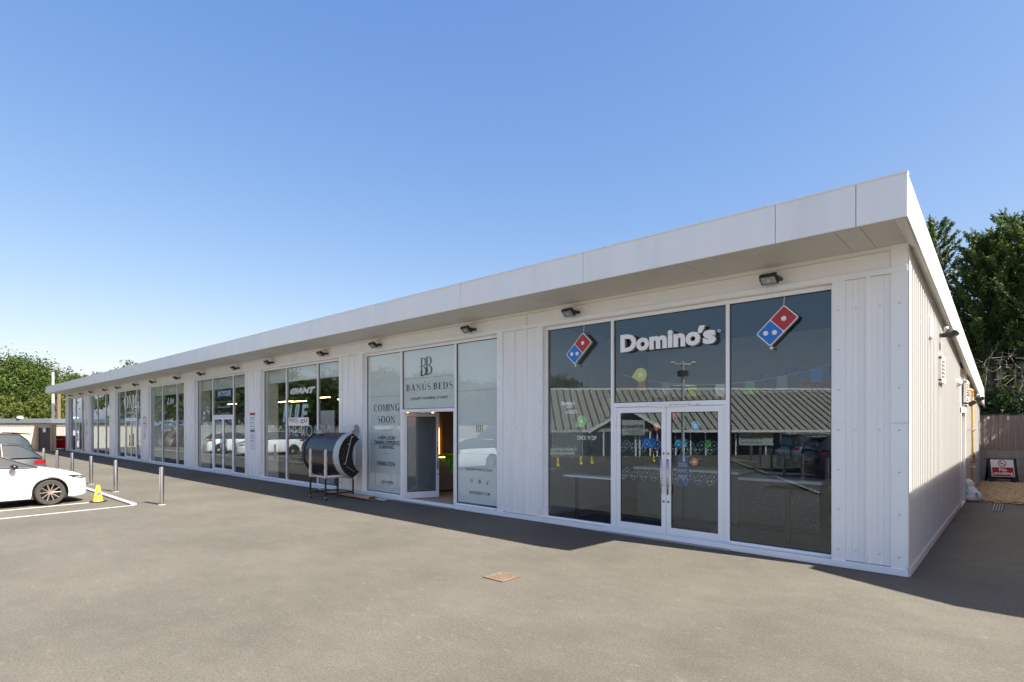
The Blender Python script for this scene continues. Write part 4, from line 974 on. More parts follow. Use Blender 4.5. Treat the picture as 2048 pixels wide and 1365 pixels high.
# ------------------------------------------------------------------ yard objects on the right
# gravel bed
gx0, gy0 = gp(1925, 1008)
gb_ = MB(); 
for i in range(24):
    for j in range(24): pass
NXg, NYg = 60, 70
gv = []; rg = random.Random(3)
for j in range(NYg+1):
    for i in range(NXg+1):
        x = 0.03 + 4.5*i/NXg; y = 9.95 + 8.2*j/NYg
        e = min(1, (y-9.95)/0.3)
        gv.append((x, y, 0.006 + e*(0.03+rg.random()*0.03)))
gb_.v = gv
for j in range(NYg):
    for i in range(NXg): a = j*(NXg+1)+i; gb_.f.append((a,a+1,a+NXg+2,a+NXg+1)); gb_.m.append(0)
tag(gb_.build('gravel', 'gravel_bed', fix=False), 'brown gravel bed between side wall and fence', 'gravel', kind='stuff')
def stones(n, seed):
    rs = np.random.RandomState(seed); V = []; F = []
    base = np.array([(1,0,0),(-1,0,0),(0,1,0),(0,-1,0),(0,0,1),(0,0,-1)], float)
    fc = [(0,2,4),(2,1,4),(1,3,4),(3,0,4),(2,0,5),(1,2,5),(3,1,5),(0,3,5)]
    for i in range(n):
        x = 0.05+rs.rand()**1.0*2.6; y = 9.92+rs.rand()*6.7
        s = 0.016+rs.rand()*0.024; sc_ = base*np.array([s, s*(0.7+rs.rand()*0.5), s*0.6]); a = rs.rand()*6.28
        rot = np.array([[math.cos(a),-math.sin(a),0],[math.sin(a),math.cos(a),0],[0,0,1]]); p = sc_@rot.T + np.array([x,y,0.045*min(1,(y-9.9)/0.3)+0.008+rs.rand()*0.012])
        k = len(V); V += [tuple(q) for q in p]; F += [tuple(k+t for t in f) for f in fc]
    mb = MB(); mb.v = V; mb.f = F; mb.m = [0]*len(F); return mb
tag(stones(9000, 5).build('pebbles', 'stone', fix=False), 'loose brown pebbles covering the gravel bed', 'gravel', kind='stuff')
# rear fence on concrete boards
fL = gp(1955, 961.5); fR = gp(2300, 970)
FD = Vector((fR[0]-fL[0], fR[1]-fL[1], 0)); FLn = FD.length; FD.normalize(); FN = Vector((-FD.y, FD.x, 0))
def fpt(s, d, z): 
    p = Vector((fL[0], fL[1], 0)) + FD*s + FN*d; return (p.x, p.y, z)
def fbox(mb, s0, s1, d0, d1, z0, z1):
    n = len(mb.v); mb.v += [fpt(s0,d0,z0),fpt(s1,d0,z0),fpt(s1,d1,z0),fpt(s0,d1,z0),fpt(s0,d0,z1),fpt(s1,d0,z1),fpt(s1,d1,z1),fpt(s0,d1,z1)]
    for f in ((0,3,2,1),(4,5,6,7),(0,1,5,4),(1,2,6,5),(2,3,7,6),(3,0,4,7)): mb.f.append(tuple(n+i for i in f)); mb.m.append(mb.cur)
rfz = empty('yard_fence', fpt(0,0,0), 'weathered brown board fence on stacked concrete boards behind the gravel', 'fence')
m1 = MB()
for i, (a, b) in enumerate(((0.0,0.16),(0.164,0.48),(0.484,0.79),(0.794,1.10))): fbox(m1, -0.8, 6, 0, 0.05+0.002*i, a, b)
P_(m1, 'concrete_board', 'gravel_wall', rfz, bevel=0.006)
m1 = MB(); s_ = -0.8; i = 0
while s_ < 6:
    wd = 0.105 + 0.012*random.random(); fbox(m1, s_, s_+wd-0.006, -0.012 if i % 2 else 0.010, 0.03, 1.105, 2.345+random.uniform(-0.012,0.012)); s_ += wd; i += 1
P_(m1, 'board_panel', 'fence_wood_brown', rfz)
m1 = MB(); fbox(m1, -0.8, 6, -0.03, 0.04, 2.36, 2.39); P_(m1, 'fence_cap', 'fence_wood_dark', rfz)
m1 = MB(); fbox(m1, 1.62, 1.74, -0.05, 0.06, 0, 2.9); P_(m1, 'post', 'pipe_yellow', rfz) if False else None
m1 = MB(); fbox(m1, 0.28, 0.36, -0.02, -0.013, 2.20, 2.30); fbox(m1, 0.86, 0.93, -0.02, -0.013, 2.16, 2.32); P_(m1, 'tag_plate', 'paper_white', rfz)
# no smoking board
sg = empty('folding_sign', (0.62, 16.15, 0.05), 'black folding floor sign with white and red no smoking panel standing on the gravel', 'sign')
c = Vector((*gp(2008, 968.5), 0.045)); ang = math.atan2(FD.y, FD.x) - R(4)
SM = Matrix.Translation(c) @ Matrix.Rotation(ang, 4, 'Z')
def sgp(mb, name, m, parent=sg, **k):
    mb.xform(SM @ Matrix.Rotation(R(-14), 4, 'X')); return P_(mb, name, m, parent, **k)
W_ = 0.36
sf_ = sgp(MB().box(-W_,W_,0,0.03,0.16,0.82).box(-W_-0.04,-W_+0.02,-0.01,0.04,0.0,0.84).box(W_-0.02,W_+0.04,-0.01,0.04,0.0,0.84).prism([(-W_,0.0),(-W_+0.09,0.0),(-W_+0.2,0.16),(-W_,0.16)],'y',0,0.03).prism([(W_,0.0),(W_,0.16),(W_-0.2,0.16),(W_-0.09,0.0)],'y',0,0.03), 'sign_frame', 'plastic_black', bevel=0.008)
bkp = MB().box(-W_,W_,0,0.03,0.1,0.82).box(-W_-0.03,-W_+0.03,0,0.04,0,0.82).box(W_-0.03,W_+0.03,0,0.04,0,0.82); bkp.xform(SM @ Matrix.Translation((0,0.38,0)) @ Matrix.Rotation(R(14),4,'X')); P_(bkp, 'rear_frame', 'plastic_black', sg)
sgp(MB().box(-0.315,0.315,-0.012,-0.002,0.20,0.79), 'sign_panel', 'sign_white', bevel=0.004)
sgp(MB().box(-0.29,0.29,-0.016,-0.0125,0.22,0.52), 'red_panel', 'sign_red')
sgp(join(text_mesh("No", -0.10,0.11,0.385,0.50,-0.019,0.002,bold=0.03), text_mesh("smoking", -0.26,0.27,0.235,0.375,-0.019,0.002,bold=0.03)), 'lettering', 'sign_white')
rg_ = MB()
for i in range(24):
    u, v = 2*math.pi*i/24, 2*math.pi*(i+1)/24
    rg_.prism([(0.115*math.cos(u),0.66+0.115*math.sin(u)),(0.115*math.cos(v),0.66+0.115*math.sin(v)),(0.092*math.cos(v),0.66+0.092*math.sin(v)),(0.092*math.cos(u),0.66+0.092*math.sin(u))],'y',-0.016,-0.0125)
rg_.prism([(-0.075,0.72),(-0.06,0.735),(0.075,0.60),(0.06,0.585)],'y',-0.0175,-0.014)
sgp(rg_, 'prohibition_ring', 'sign_red'); sgp(MB().box(-0.07,0.06,-0.0155,-0.0125,0.635,0.655), 'cigarette', 'sign_black')
# sack
bgx, bgy = gp(1942, 1003)
sk = empty('rubble_sack', (bgx-0.03, bgy, 0.0), 'slumped white plastic sack with blue print by the side wall', 'sack')
prof = [(0.0,0.0),(0.17,0.01),(0.215,0.08),(0.20,0.20),(0.155,0.30),(0.12,0.36),(0.10,0.41),(0.12,0.46),(0.10,0.53),(0.045,0.58),(0.0,0.585)]
sm_ = MB().lathe(prof, (0,0,0), 22); rr = random.Random(5)
sm_.v = [(x*(1+0.22*math.sin(5*math.atan2(y,x)+z*11))+0.10*(0.3-z)*(z>0.1)*0.8 - z*0.12 + 0.05, y*(1+0.15*math.cos(4*math.atan2(y,x)+z*17)), z+0.012*math.sin(x*40+y*31)) for x,y,z in sm_.v]
sm_.build('sack_body', 'bag_white', sk, smooth=True, local=True, subsurf=1)
def sack_patch(a0, a1, z0, z1, name='print'):
    mb = MB(); 
    for i in range(5):
        for j in range(3):
            pts = []
            for (ii,jj) in ((i,j),(i+1,j),(i+1,j+1),(i,j+1)):
                a = a0+(a1-a0)*ii/5; z = z0+(z1-z0)*jj/3; rr_ = np.interp(z, [0.01,0.08,0.20,0.30,0.36], [0.17,0.215,0.20,0.155,0.12])+0.006
                x, y = rr_*math.cos(a), rr_*math.sin(a)
                pts.append((x*(1+0.22*math.sin(5*a+z*11))+0.10*(0.3-z)*(z>0.1)*0.8 - z*0.12+0.05, y*(1+0.15*math.cos(4*a+z*17)), z))
            mb.q(*pts)
    mb.build(name, 'bag_blue', sk, local=True, fix=False)
sack_patch(-2.2, -1.75, 0.20, 0.27); sack_patch(-0.9, -0.6, 0.10, 0.24)
# drain channel
dx_, dy_ = gp(1995, 1016)
dc = empty('drain_channel', (0.68, 9.0, 0.0), 'short dark slotted drain channel set in the asphalt by the gravel', 'drain')
m_ = MB(); 
for i in range(4): m_.box(0.60+0.05*i, 0.62+0.05*i, 8.15, 9.80, 0.004, 0.012)
P_(m_, 'grate', 'metal_grey', dc); P_(MB().box(0.58,0.80,8.12,9.83,0.002,0.0045), 'channel', 'rubber', dc)
# gully grate in the yard
gg = empty('gully_grate', (-3.95, -3.58, 0), 'rusty square slotted drain grate set in the asphalt', 'drain grate')
m_ = MB(); X0, X1, Y0, Y1 = -4.13, -3.78, -3.76, -3.41
m_.box(X0,X1,Y0,Y0+0.035,0.003,0.012).box(X0,X1,Y1-0.035,Y1,0.003,0.012).box(X0,X0+0.035,Y0+0.035,Y1-0.035,0.003,0.012).box(X1-0.035,X1,Y0+0.035,Y1-0.035,0.003,0.012)
for i in range(7): m_.box(X0+0.045+i*0.04, X0+0.064+i*0.04, Y0+0.035, Y1-0.035, 0.003, 0.011)
P_(m_, 'grate', 'rust_iron', gg, bevel=0.002); P_(MB().box(X0-0.006,X1+0.006,Y0-0.006,Y1+0.006,0.0022,0.0032), 'gully_pit', 'gap_dark', gg)
P_(MB().box(X0+0.04,X1-0.04,Y1-0.06,Y1-0.036,0.0035,0.0042), 'slot', 'gap_dark', gg)

# ------------------------------------------------------------------ tanning canopy on a trolley
def build_canopy():
    base = Vector((-12.9, -0.9, 0))
    t = empty('trolley', base, 'black wheeled tube trolley with foam-wrapped uprights carrying a curved machine shell', 'trolley')
    xa, xb, ya, yb = -13.25, -12.45, -1.32, -0.50
    fr = MB(); zt_ = 0.60
    for x in (xa, xb):
        for y in (ya, yb): fr.box(x-0.018,x+0.018,y-0.018,y+0.018,0.10,zt_)
    for z in (0.17, zt_): 
        fr.box(xa+.018,xb-.018,ya-0.016,ya+0.016,z-0.016,z+0.016).box(xa+.018,xb-.018,yb-0.016,yb+0.016,z-0.016,z+0.016).box(xa-0.016,xa+0.016,ya+.018,yb-.018,z-0.016,z+0.016).box(xb-0.016,xb+0.016,ya+.018,yb-.018,z-0.016,z+0.016)
    P_(fr, 'frame', 'black_paint', t)
    for x in (xa, xb):
        for y in (ya, yb):
            w_ = MB().lathe([(0.038,-0.014),(0.042,-0.008),(0.042,0.008),(0.038,0.014)], (x+0.02,y,0.043), 14, 'y'); cw = P_(w_, 'castor', 'lamp_black', t, smooth=True)
            P_(MB().box(x-0.012,x+0.03,y-0.022,y-0.017,0.04,0.10).box(x-0.012,x+0.03,y+0.017,y+0.022,0.04,0.10).box(x-0.02,x+0.03,y-0.022,y+0.022,0.095,0.102), 'castor_fork', 'metal_grey', cw)
    for x in (xa, xb): 
        pth = [(x,ya,zt_-0.02)] + [(x+0.004*math.sin(i*2.2), ya+0.004*math.cos(i*1.7), zt_+0.05+i*0.064) for i in range(12)]
        P_(MB().tube(pth, [0.036]+[0.040+0.003*math.sin(i*1.3) for i in range(11)]+[0.02], 12), 'foam_upright', 'bubble_wrap', t, smooth=True)
    P_(MB().tube([(xb,ya+0.03,zt_+0.02),(xb,ya+0.45,zt_+0.022),(xb,yb,zt_+0.02)], 0.036, 12).tube([(xa+0.03,ya,zt_+0.02),(xb-0.03,ya,zt_+0.02)], 0.030, 12), 'foam_rail', 'bubble_wrap', t, smooth=True)
    # shell: C section in YZ, open towards the wall
    s = empty('machine_shell', (-13.1, -0.8, 0.62), 'black curved canopy shell with grey band and crescent end plate on the trolley', 'machine shell')
    zc, ycn, rz_, ry_ = 1.165, -0.46, 0.635, 0.60
    def sec(r, a): return (ycn - (ry_+r)*math.cos(R(a)), zc + (rz_+r)*math.sin(R(a)))
    A = [-76+152*i/28 for i in range(29)]
    def strip(x0, x1, r0, r1, a=A):
        mb = MB(); n = len(a)
        for x in (x0, x1):
            for rr_ in (r0, r1):
                for q in a: p = sec(rr_, q); mb.v.append((x, p[0], p[1]))
        def idx(xi, ri, i): return (xi*2+ri)*n+i
        for i in range(n-1):
            mb.f += [(idx(0,1,i),idx(0,1,i+1),idx(1,1,i+1),idx(1,1,i)), (idx(0,0,i),idx(1,0,i),idx(1,0,i+1),idx(0,0,i+1)), (idx(0,0,i),idx(0,0,i+1),idx(0,1,i+1),idx(0,1,i)), (idx(1,0,i),idx(1,1,i),idx(1,1,i+1),idx(1,0,i+1))]
        mb.f += [(idx(0,0,0),idx(0,1,0),idx(1,1,0),idx(1,0,0)), (idx(0,0,n-1),idx(1,0,n-1),idx(1,1,n-1),idx(0,1,n-1))]; mb.m = [0]*len(mb.f); return mb
    XA, XB = -14.12, -12.52
    sh = P_(strip(XA, XB, -0.03, 0.0), 'shell', 'shell_black', s, smooth=True, auto=50)
    P_(strip(XB-0.01, XB+0.27, -0.05, 0.012, [-76+152*i/8 for i in range(9)]), 'grey_band', 'panel_grey', s)
    P_(strip(XA-0.03, XA+0.02, -0.05, 0.02), 'rim', 'plastic_black', s, smooth=True, auto=50)
    P_(strip(XA, XB, -0.30, -0.29, [-66+132*i/20 for i in range(21)]), 'inner_liner', 'shell_dull', s)
    # crescent end plates
    for xx, nm in ((XB+0.27, 'end_plate'), (XA+0.02, 'end_plate')):
        mb = MB(); n = 28; o_, i_ = [], []
        for k in range(n+1):
            a = -72+144*k/n; o_.append(sec(-0.005, a)); 
            yi = -0.41 - 0.31*math.cos(R(a*1.02)); zi_ = zc + 0.46*math.sin(R(a*1.0)); i_.append((yi+0.06, zi_))
        for x in (xx, xx+0.02):
            mb.v += [(x,p[0],p[1]) for p in o_] + [(x,p[0],p[1]) for p in i_]
        q = 2*(n+1)
        for k in range(n):
            mb.f += [(k,k+1,n+1+k+1,n+1+k), (q+k,q+n+1+k,q+n+1+k+1,q+k+1), (k,q+k,q+k+1,k+1), (n+1+k,n+1+k+1,q+n+1+k+1,q+n+1+k)]
        mb.f += [(0,n+1,q+n+1,q),(n,q+n,q+2*n+1,2*n+1)]; mb.m = [0]*len(mb.f)
        ep = P_(mb, nm, 'shell_dull', s)
    xe = XB+0.295
    P_(MB().tube([(xe+0.02,-0.70,1.68),(xe+0.02,-0.88,0.98)],0.008,8).tube([(xe+0.02,-0.84,0.88),(xe+0.02,-0.62,0.74)],0.009,8), 'rod', 'metal_grey', s)
    bt = MB()
    for (y, z) in ((-0.76,1.48),(-0.89,0.96),(-0.66,1.68)): bt.box(xe-0.003,xe+0.012,y-0.035,y+0.035,z-0.02,z+0.02)
    rr2 = random.Random(2)
    for i in range(14): a = -60+120*rr2.random(); p = sec(-0.06-0.12*rr2.random(), a); bt.lathe([(0.007,0),(0.007,0.006)], (xe-0.004, p[0], p[1]), 6, 'x')
    P_(bt, 'fixing', 'metal_grey', s)
    br = MB().prism([(-0.40,1.72),(-0.28,1.70),(-0.20,1.86),(-0.22,2.02),(-0.30,2.08),(-0.38,2.05),(-0.36,1.95),(-0.45,1.90)],'x',xe-0.03,xe-0.018)
    P_(br.xform(Matrix.Translation((0,-0.22,-0.07))), 'hinge_bracket', 'metal_grey', s)
    P_(MB().box(XA+0.22,XA+0.50,-0.80,-0.52,1.74,1.84).prism([(XA+0.40,1.84),(XA+0.72,1.84),(XA+0.66,1.95),(XA+0.55,2.02)],'y',-0.60,-0.585), 'mount_plate', 'metal_grey', s)
    cb = MB()
    for i in range(7):
        rr3 = random.Random(i); y0 = -0.9+0.1*i; cb.tube([(XA-0.02,y0,1.5-0.05*i),(XA-0.25-0.03*i,y0+0.1,1.25),(XA-0.18,y0+0.25,0.95+0.03*i),(XA+0.05,y0+0.1,0.85)], 0.012, 6)
    P_(cb, 'cable', 'rubber', s, smooth=True)
    cb = MB().tube([(-12.55,-0.95,0.58),(-12.5,-1.0,0.42),(-12.42,-0.95,0.36)],0.006,6).tube([(-12.6,-0.95,0.58),(-12.55,-0.9,0.47),(-12.45,-0.85,0.44)],0.005,6)
    P_(cb, 'cable', 'rubber', s)
build_canopy()
# paper roll and strips on the ground
pr = empty('paper_roll', (-12.3, -0.35, 0), 'flattened brown paper roll lying on the asphalt along the shopfront', 'paper roll')
mb = MB(); path = [(-14.3+2.75*i/10, -0.36-0.13*i/10, 0.0) for i in range(11)]
nn = 16
for p in path:
    for k in range(nn):
        a = R(-20 + 330*k/(nn-1)); mb.v.append((p[0], p[1]+0.125*math.cos(a), 0.062+0.055*math.sin(a)))
for i in range(10):
    for k in range(nn-1): mb.f.append((i*nn+k,i*nn+k+1,(i+1)*nn+k+1,(i+1)*nn+k)); mb.m.append(0)
o = P_(mb, 'roll', 'brown_paper', pr, smooth=True); sd_ = o.modifiers.new('t','SOLIDIFY'); sd_.thickness = 0.006
ws = empty('white_strip', (-12.9,-0.1,0), 'long white plastic strip lying at the foot of the shopfront', 'strip')
P_(MB().box(-14.9,-12.2,-0.17,-0.06,0.012,0.03), 'strip', 'frame_white', ws, bevel=0.004)
ws2 = tag(MB().box(-11.75,-11.35,-0.30,-0.14,0.003,0.02).build('plastic_scrap', 'plastic_white', bevel=0.006), 'small white scrap of plastic beside the end of the paper roll', 'scrap')

# ------------------------------------------------------------------ kerb, lines, bollards, cone
KX, KY = -15.2, -4.95
kb = MB().box(-60, KX, KY-0.06, KY+0.06, 0.0, 0.05)
kb.box(-60, KX, KY-0.06, KY+0.06, -0.02, 0.0)
tag(kb.build('kerb', 'kerb_concrete', bevel=0.01), kind='structure')
ln = MB()
def line(a, b, w_=0.09, z=0.004):
    a, b = Vector((*a, z)), Vector((*b, z)); d = (b-a).normalized(); n_ = Vector((-d.y, d.x, 0))*w_/2
    ln.q(a-n_, b-n_, b+n_, a+n_)
line((-14.55,-11.5), (-15.2,-4.95), 0.10)
dirl = Vector((-0.12, 0.9928, 0))
for i in range(15):
    x = -16.62-2.5*i; line((x+0.68, -11.2), (x, -5.55), 0.10)
for i in range(6): line((-6-2.6*i-2, -26), (-4-2.6*i, -21.4), 0.10)
tag(ln.build('parking_lines', 'line_white', fix=False), kind='structure')
ln = MB(); line((-13,-19.2),(-22,-26.5),0.12); line((-10,-22.2),(-20,-29.8),0.12); line((-15,-16.4),(-26,-24.9),0.1); tag(ln.build('yellow_lines','line_yellow',fix=False), kind='structure')
def bollard():
    o = empty('bollard', (0,0,0), '', 'bollard', 'steel bollards along the walkway')
    MB().lathe([(0.054,0.0),(0.054,0.93),(0.050,0.945),(0.0,0.95)], (0,0,0), 24).build('post', 'steel', o, local=True, smooth=True, auto=40)
    MB().lathe([(0.085,0.0),(0.085,0.006),(0.054,0.010)], (0,0,0), 20).build('base_ring', 'concrete', o, local=True)
    return o
b0 = bollard()
bl_ = [((-14.82,-4.45),'steel bollard standing alone in the open, nearest the kerb corner'),((-18.93,-4.50),'steel bollard second from the kerb corner, right of the yellow cone'),((-22.1,-4.49),'steel bollard third from the kerb corner, behind the nose of the white hatchback'),
       ((-26.6,-4.4),'steel bollard fourth from the kerb corner, rising behind the white bonnet'),((-31.4,-4.2),'steel bollard fifth from the kerb corner, seen over the white bonnet'),((-37.8,-4.0),'steel bollard farthest away, beside the dark gate')]
pxs = [(144, 881), (113, 889), (89, 897)]
for i, (p, lb) in enumerate(bl_):
    if i >= 3:   # base hidden by the car: distance from the visible height of the top
        px, py = (144.5, 881+0), 0
    o = b0 if i == 0 else copy_tree(b0); o.location = (p[0], p[1], 0); o['label'] = lb
bol = [o for o in C.objects if o.name.startswith('bollard') and o.parent is None]
for o, (px, D) in zip(sorted(bol, key=lambda q: -q.location.x)[3:], ((144.3, 1121*1.05/(882-850)*0.93), (113, 29.4), (89, 33.5))):
    pass
def top_place(px, ytop): D = FPX*(CZ-0.95)/(ytop-YH); return dp(px, D)
for o, (px, yt) in zip(sorted(bol, key=lambda q: -q.location.x)[3:], ((144.3, 906.0), (114, 901.0), (87.5, 896.5))):
    x, y = top_place(px, yt - 0.0); o.location = (x, y, 0)
# second row, seen mirrored in the glass
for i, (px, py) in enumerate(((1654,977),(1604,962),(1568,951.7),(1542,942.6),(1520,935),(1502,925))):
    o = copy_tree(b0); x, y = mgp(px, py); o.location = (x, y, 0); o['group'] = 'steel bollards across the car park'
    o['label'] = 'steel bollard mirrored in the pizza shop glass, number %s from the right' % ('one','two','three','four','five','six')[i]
ks = MB(); a = Vector((*mgp(1485.7,930.5),0)); b_ = Vector((*mgp(1638.7,988.6),0)); d = (b_-a).normalized(); n_ = Vector((-d.y,d.x,0))
a2 = a-d*4; b2 = b_+d*0.2
ks.q(*[tuple(v + Vector((0,0,0.05))) for v in (a2, b2, b2+n_*0.12, a2+n_*0.12)]); ks.q(*[tuple(v) for v in (a2, b2, b2+Vector((0,0,0.05)), a2+Vector((0,0,0.05)))])
tag(ks.build('far_kerb', 'kerb_concrete', fix=False), kind='structure')
def cone():
    o = empty('traffic_cone', (0,0,0), '', 'cone', 'yellow cones')
    bd = MB().lathe([(0.135,0.035),(0.125,0.06),(0.048,0.50),(0.042,0.52),(0.0,0.52)], (0,0,0), 24).build('cone_body', 'cone_yellow', o, local=True, smooth=True, auto=40)
    MB().prism(rrect(0,0,0.36,0.36,0.05,0),'z',0.0,0.035).build('base', 'plastic_black', o, local=True, bevel=0.006)
    dsk = MB()
    T_ = Matrix.Rotation(R(48),4,'Z') @ Matrix.Translation((0,-0.092,0.27)) @ Matrix.Rotation(R(-10.5),4,'X')
    d1 = MB().lathe([(0.056,0),(0.056,-0.006)], (0,0,0), 20, 'y').xform(T_); d1.build('badge_ring', 'sign_red', bd, local=True)
    d1 = MB().lathe([(0.043,-0.0065),(0.043,-0.009)], (0,0,0), 20, 'y').xform(T_); d1.build('badge', 'sign_blue', bd, local=True)
    d1 = MB().prism([(-0.036,0.028),(-0.028,0.036),(0.036,-0.028),(0.028,-0.036)],'y',-0.012,-0.0095).xform(T_); d1.build('badge_bar', 'sign_red', bd, local=True)
    return o
c0 = cone(); x, y = gp(196, 1004.5); c0.location = (x, y, 0); c0.scale = (0.82, 0.82, 0.84); c0.rotation_euler = (0,0,R(45)); c0['label'] = 'yellow no waiting cone standing at the kerb beside the white car'
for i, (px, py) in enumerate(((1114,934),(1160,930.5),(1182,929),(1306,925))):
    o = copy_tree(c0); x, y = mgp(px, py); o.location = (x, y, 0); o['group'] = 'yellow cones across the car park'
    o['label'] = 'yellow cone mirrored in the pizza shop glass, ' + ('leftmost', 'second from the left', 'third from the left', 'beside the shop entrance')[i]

# ------------------------------------------------------------------ cars
def car(name, label, paint, loc, rz, L_=4.06, W_=1.77, H_=1.43, suv=False, group='cars parked in the row by the walkway', wr=0.315, rimA='rim_dark', rimB='rim_edge', wb=2.54, fo=0.88):
    o = empty(name, loc, label, 'car', group, rz)
    hx_ = L_/2; xf = hx_-fo; xr = xf-wb; hw = W_/2; k = H_/1.43
    ztopP = [(-hx_,0.62*k),(-hx_+0.03,0.80*k),(-hx_+0.16,0.97*k),(-hx_+0.4,1.0*k),(0.0,0.985*k),(0.55,0.965*k),(0.85,0.955*k),(1.2,0.90*k),(1.6,0.815*k),(hx_-0.20,0.73*k),(hx_-0.07,0.66*k),(hx_,0.55*k)]
    zt_ = lambda x: float(np.interp(x, [p[0] for p in ztopP], [p[1] for p in ztopP]))
    wP = [(-hx_,0.70),(-hx_+0.08,0.84),(-hx_+0.35,0.95),(xr,0.99),(0,0.985),(xf,1.0),(hx_-0.42,0.95),(hx_-0.2,0.84),(hx_-0.07,0.66),(hx_,0.45)]
    wf = lambda x: float(np.interp(x, [p[0] for p in wP], [p[1] for p in wP]))*hw
    ra = wr+0.055
    def zlow(x):
        z = 0.19*k
        if x > hx_-0.45: z = 0.17*k+0.05*(x-hx_+0.45)
        for c_ in (xf, xr):
            d_ = abs(x-c_)
            if d_ < ra: z = max(z, wr+math.sqrt(ra*ra-d_*d_))
        return z
    xs = sorted(set([round(v, 4) for v in list(np.linspace(-hx_, hx_, 33)) + [c_+ra*math.cos(R(a)) for c_ in (xf, xr) for a in range(0,181,12)] + [c_+s_*(ra+0.012) for c_ in (xf,xr) for s_ in (-1,1)] + [hx_-0.02,hx_-0.05,hx_-0.1,hx_-0.15,-hx_+0.02,-hx_+0.06]]))
    mb = MB(); ring_n = 9
    rows = []
    for x in xs:
        w_ = wf(x); zt0 = zt_(x); zl = zlow(x); zsh = max(zl+0.05, min(zt0-0.05, 0.80*k))
        endf = min(1, (hx_-abs(x))/0.12)
        zm = zl+(zsh-zl)*0.45
        bulge = 0.0
        for c_ in (xf, xr):
            if abs(x-c_) < ra+0.12: bulge = 0.012
        pr_ = [(w_*0.955+bulge, zl), (w_*0.985+bulge, zl+0.03), (w_*(0.985 if x<hx_-0.4 else 1.0)+bulge*0.6, zm), (w_*0.995, zl+(zsh-zl)*0.75), (w_*0.965, zsh), (w_*0.90, zsh+(zt0-zsh)*0.75), (w_*0.78, zt0), (w_*0.4, zt0+0.02*endf), (0.0, zt0+0.03*endf)]
        rows.append([(x, -p[0], p[1]) for p in pr_])
    for sgn in (-1, 1):
        b0_ = len(mb.v)
        for r_ in rows: mb.v += [(p[0], p[1]*(-sgn), p[2]) for p in r_]
        for i in range(len(rows)-1):
            for j in range(ring_n-1): mb.f.append((b0_+i*ring_n+j, b0_+i*ring_n+j+1, b0_+(i+1)*ring_n+j+1, b0_+(i+1)*ring_n+j)); mb.m.append(0)
    # end caps
    for r_ in (rows[0], rows[-1]):
        n = len(mb.v); full = r_ + [(p[0], -p[1], p[2]) for p in r_[::-1][1:]]; mb.v += full; mb.f.append(tuple(range(n, n+len(full)))); mb.m.append(0)
    body = mb.build('body', paint, o, local=True, smooth=True, auto=42)
    # under body and wheel wells
    MB().box(-hx_+0.45, hx_-0.50, -hw+0.12, hw-0.12, 0.16, 0.45).box(xf-ra-0.02, xf+ra+0.02, -hw+0.22, hw-0.22, 0.2, 0.72*k).box(xr-ra-0.02, xr+ra+0.02, -hw+0.22, hw-0.22, 0.2, 0.75*k).build('underbody', 'rubber', o, local=True)
    for c_ in (xf, xr):
        for s_ in (-1, 1):
            ar = MB(); yo = s_*(wf(c_)*0.955+0.006)
            pth = [(c_+(ra-0.006)*math.cos(R(a)), yo, wr+(ra-0.006)*math.sin(R(a))) for a in range(-12,193,12)]
            ar.tube(pth, 0.012, 6)
            for i in range(16):
                a, b2_ = R(-10+200*i/16), R(-10+200*(i+1)/16)
                ar.q((c_+ra*math.cos(a), yo, wr+ra*math.sin(a)), (c_+ra*math.cos(b2_), yo, wr+ra*math.sin(b2_)), (c_+ra*math.cos(b2_), yo-s_*0.25, wr+ra*math.sin(b2_)), (c_+ra*math.cos(a), yo-s_*0.25, wr+ra*math.sin(a)))
            ar.build('wheel_arch', 'trim_black', o, local=True, fix=False)
    # cabin
    if suv: rl = [(-hx_+0.10,0.98*k),(-hx_+0.22,1.22*k),(-hx_+0.42,1.385*k),(-0.9,1.425*k),(0.0,1.43*k),(0.35,1.40*k),(0.62,1.30*k),(1.18,0.955*k)]
    else: rl = [(-hx_+0.14,0.98*k),(-hx_+0.36,1.17*k),(-hx_+0.62,1.33*k),(-0.9,1.40*k),(-0.5,1.43*k),(-0.15,1.40*k),(0.20,1.28*k),(0.92,0.955*k)]
    xsC = sorted(set([p[0] for p in rl] + list(np.linspace(rl[0][0], rl[-1][0], 24))))
    zr = lambda x: float(np.interp(x, [p[0] for p in rl], [p[1] for p in rl]))
    sg_, tp, ws_ = MB(), MB(), MB()
    sec_ = []
    for x in xsC:
        zb0 = zt_(x)-0.015; z1 = max(zr(x), zb0+0.002); t = min(1, (z1-zb0)/0.42)
        wbt = wf(x)*0.885; wrf = wbt - t*0.17*hw*1.0 - 0.02
        sec_.append((x, wbt, zb0, wrf, z1-0.035*t, wrf*0.86, z1-0.008, z1+0.006))
    for s_ in (-1, 1):
        for a, b2_ in zip(sec_[:-1], sec_[1:]):
            P1 = lambda q: [(q[0], s_*q[1], q[2]), (q[0], s_*q[3], q[4]), (q[0], s_*q[5], q[6]), (q[0], 0, q[7])]
            pa, pb2 = P1(a), P1(b2_)
            sg_.q(pa[0], pb2[0], pb2[1], pa[1])
            slope = abs(b2_[6]-a[6])/(b2_[0]-a[0])
            tgt = ws_ if slope > 0.36 else tp
            tp.q(pa[1], pb2[1], pb2[2], pa[2]) ; tgt.q(pa[2], pb2[2], pb2[3], pa[3])
    sg_.build('side_window', 'car_glass', o, local=True, smooth=True)
    tp.build('roof', paint, o, local=True, smooth=True, auto=50); ws_.build('windscreen', 'car_glass', o, local=True, smooth=True)
    pl = MB()
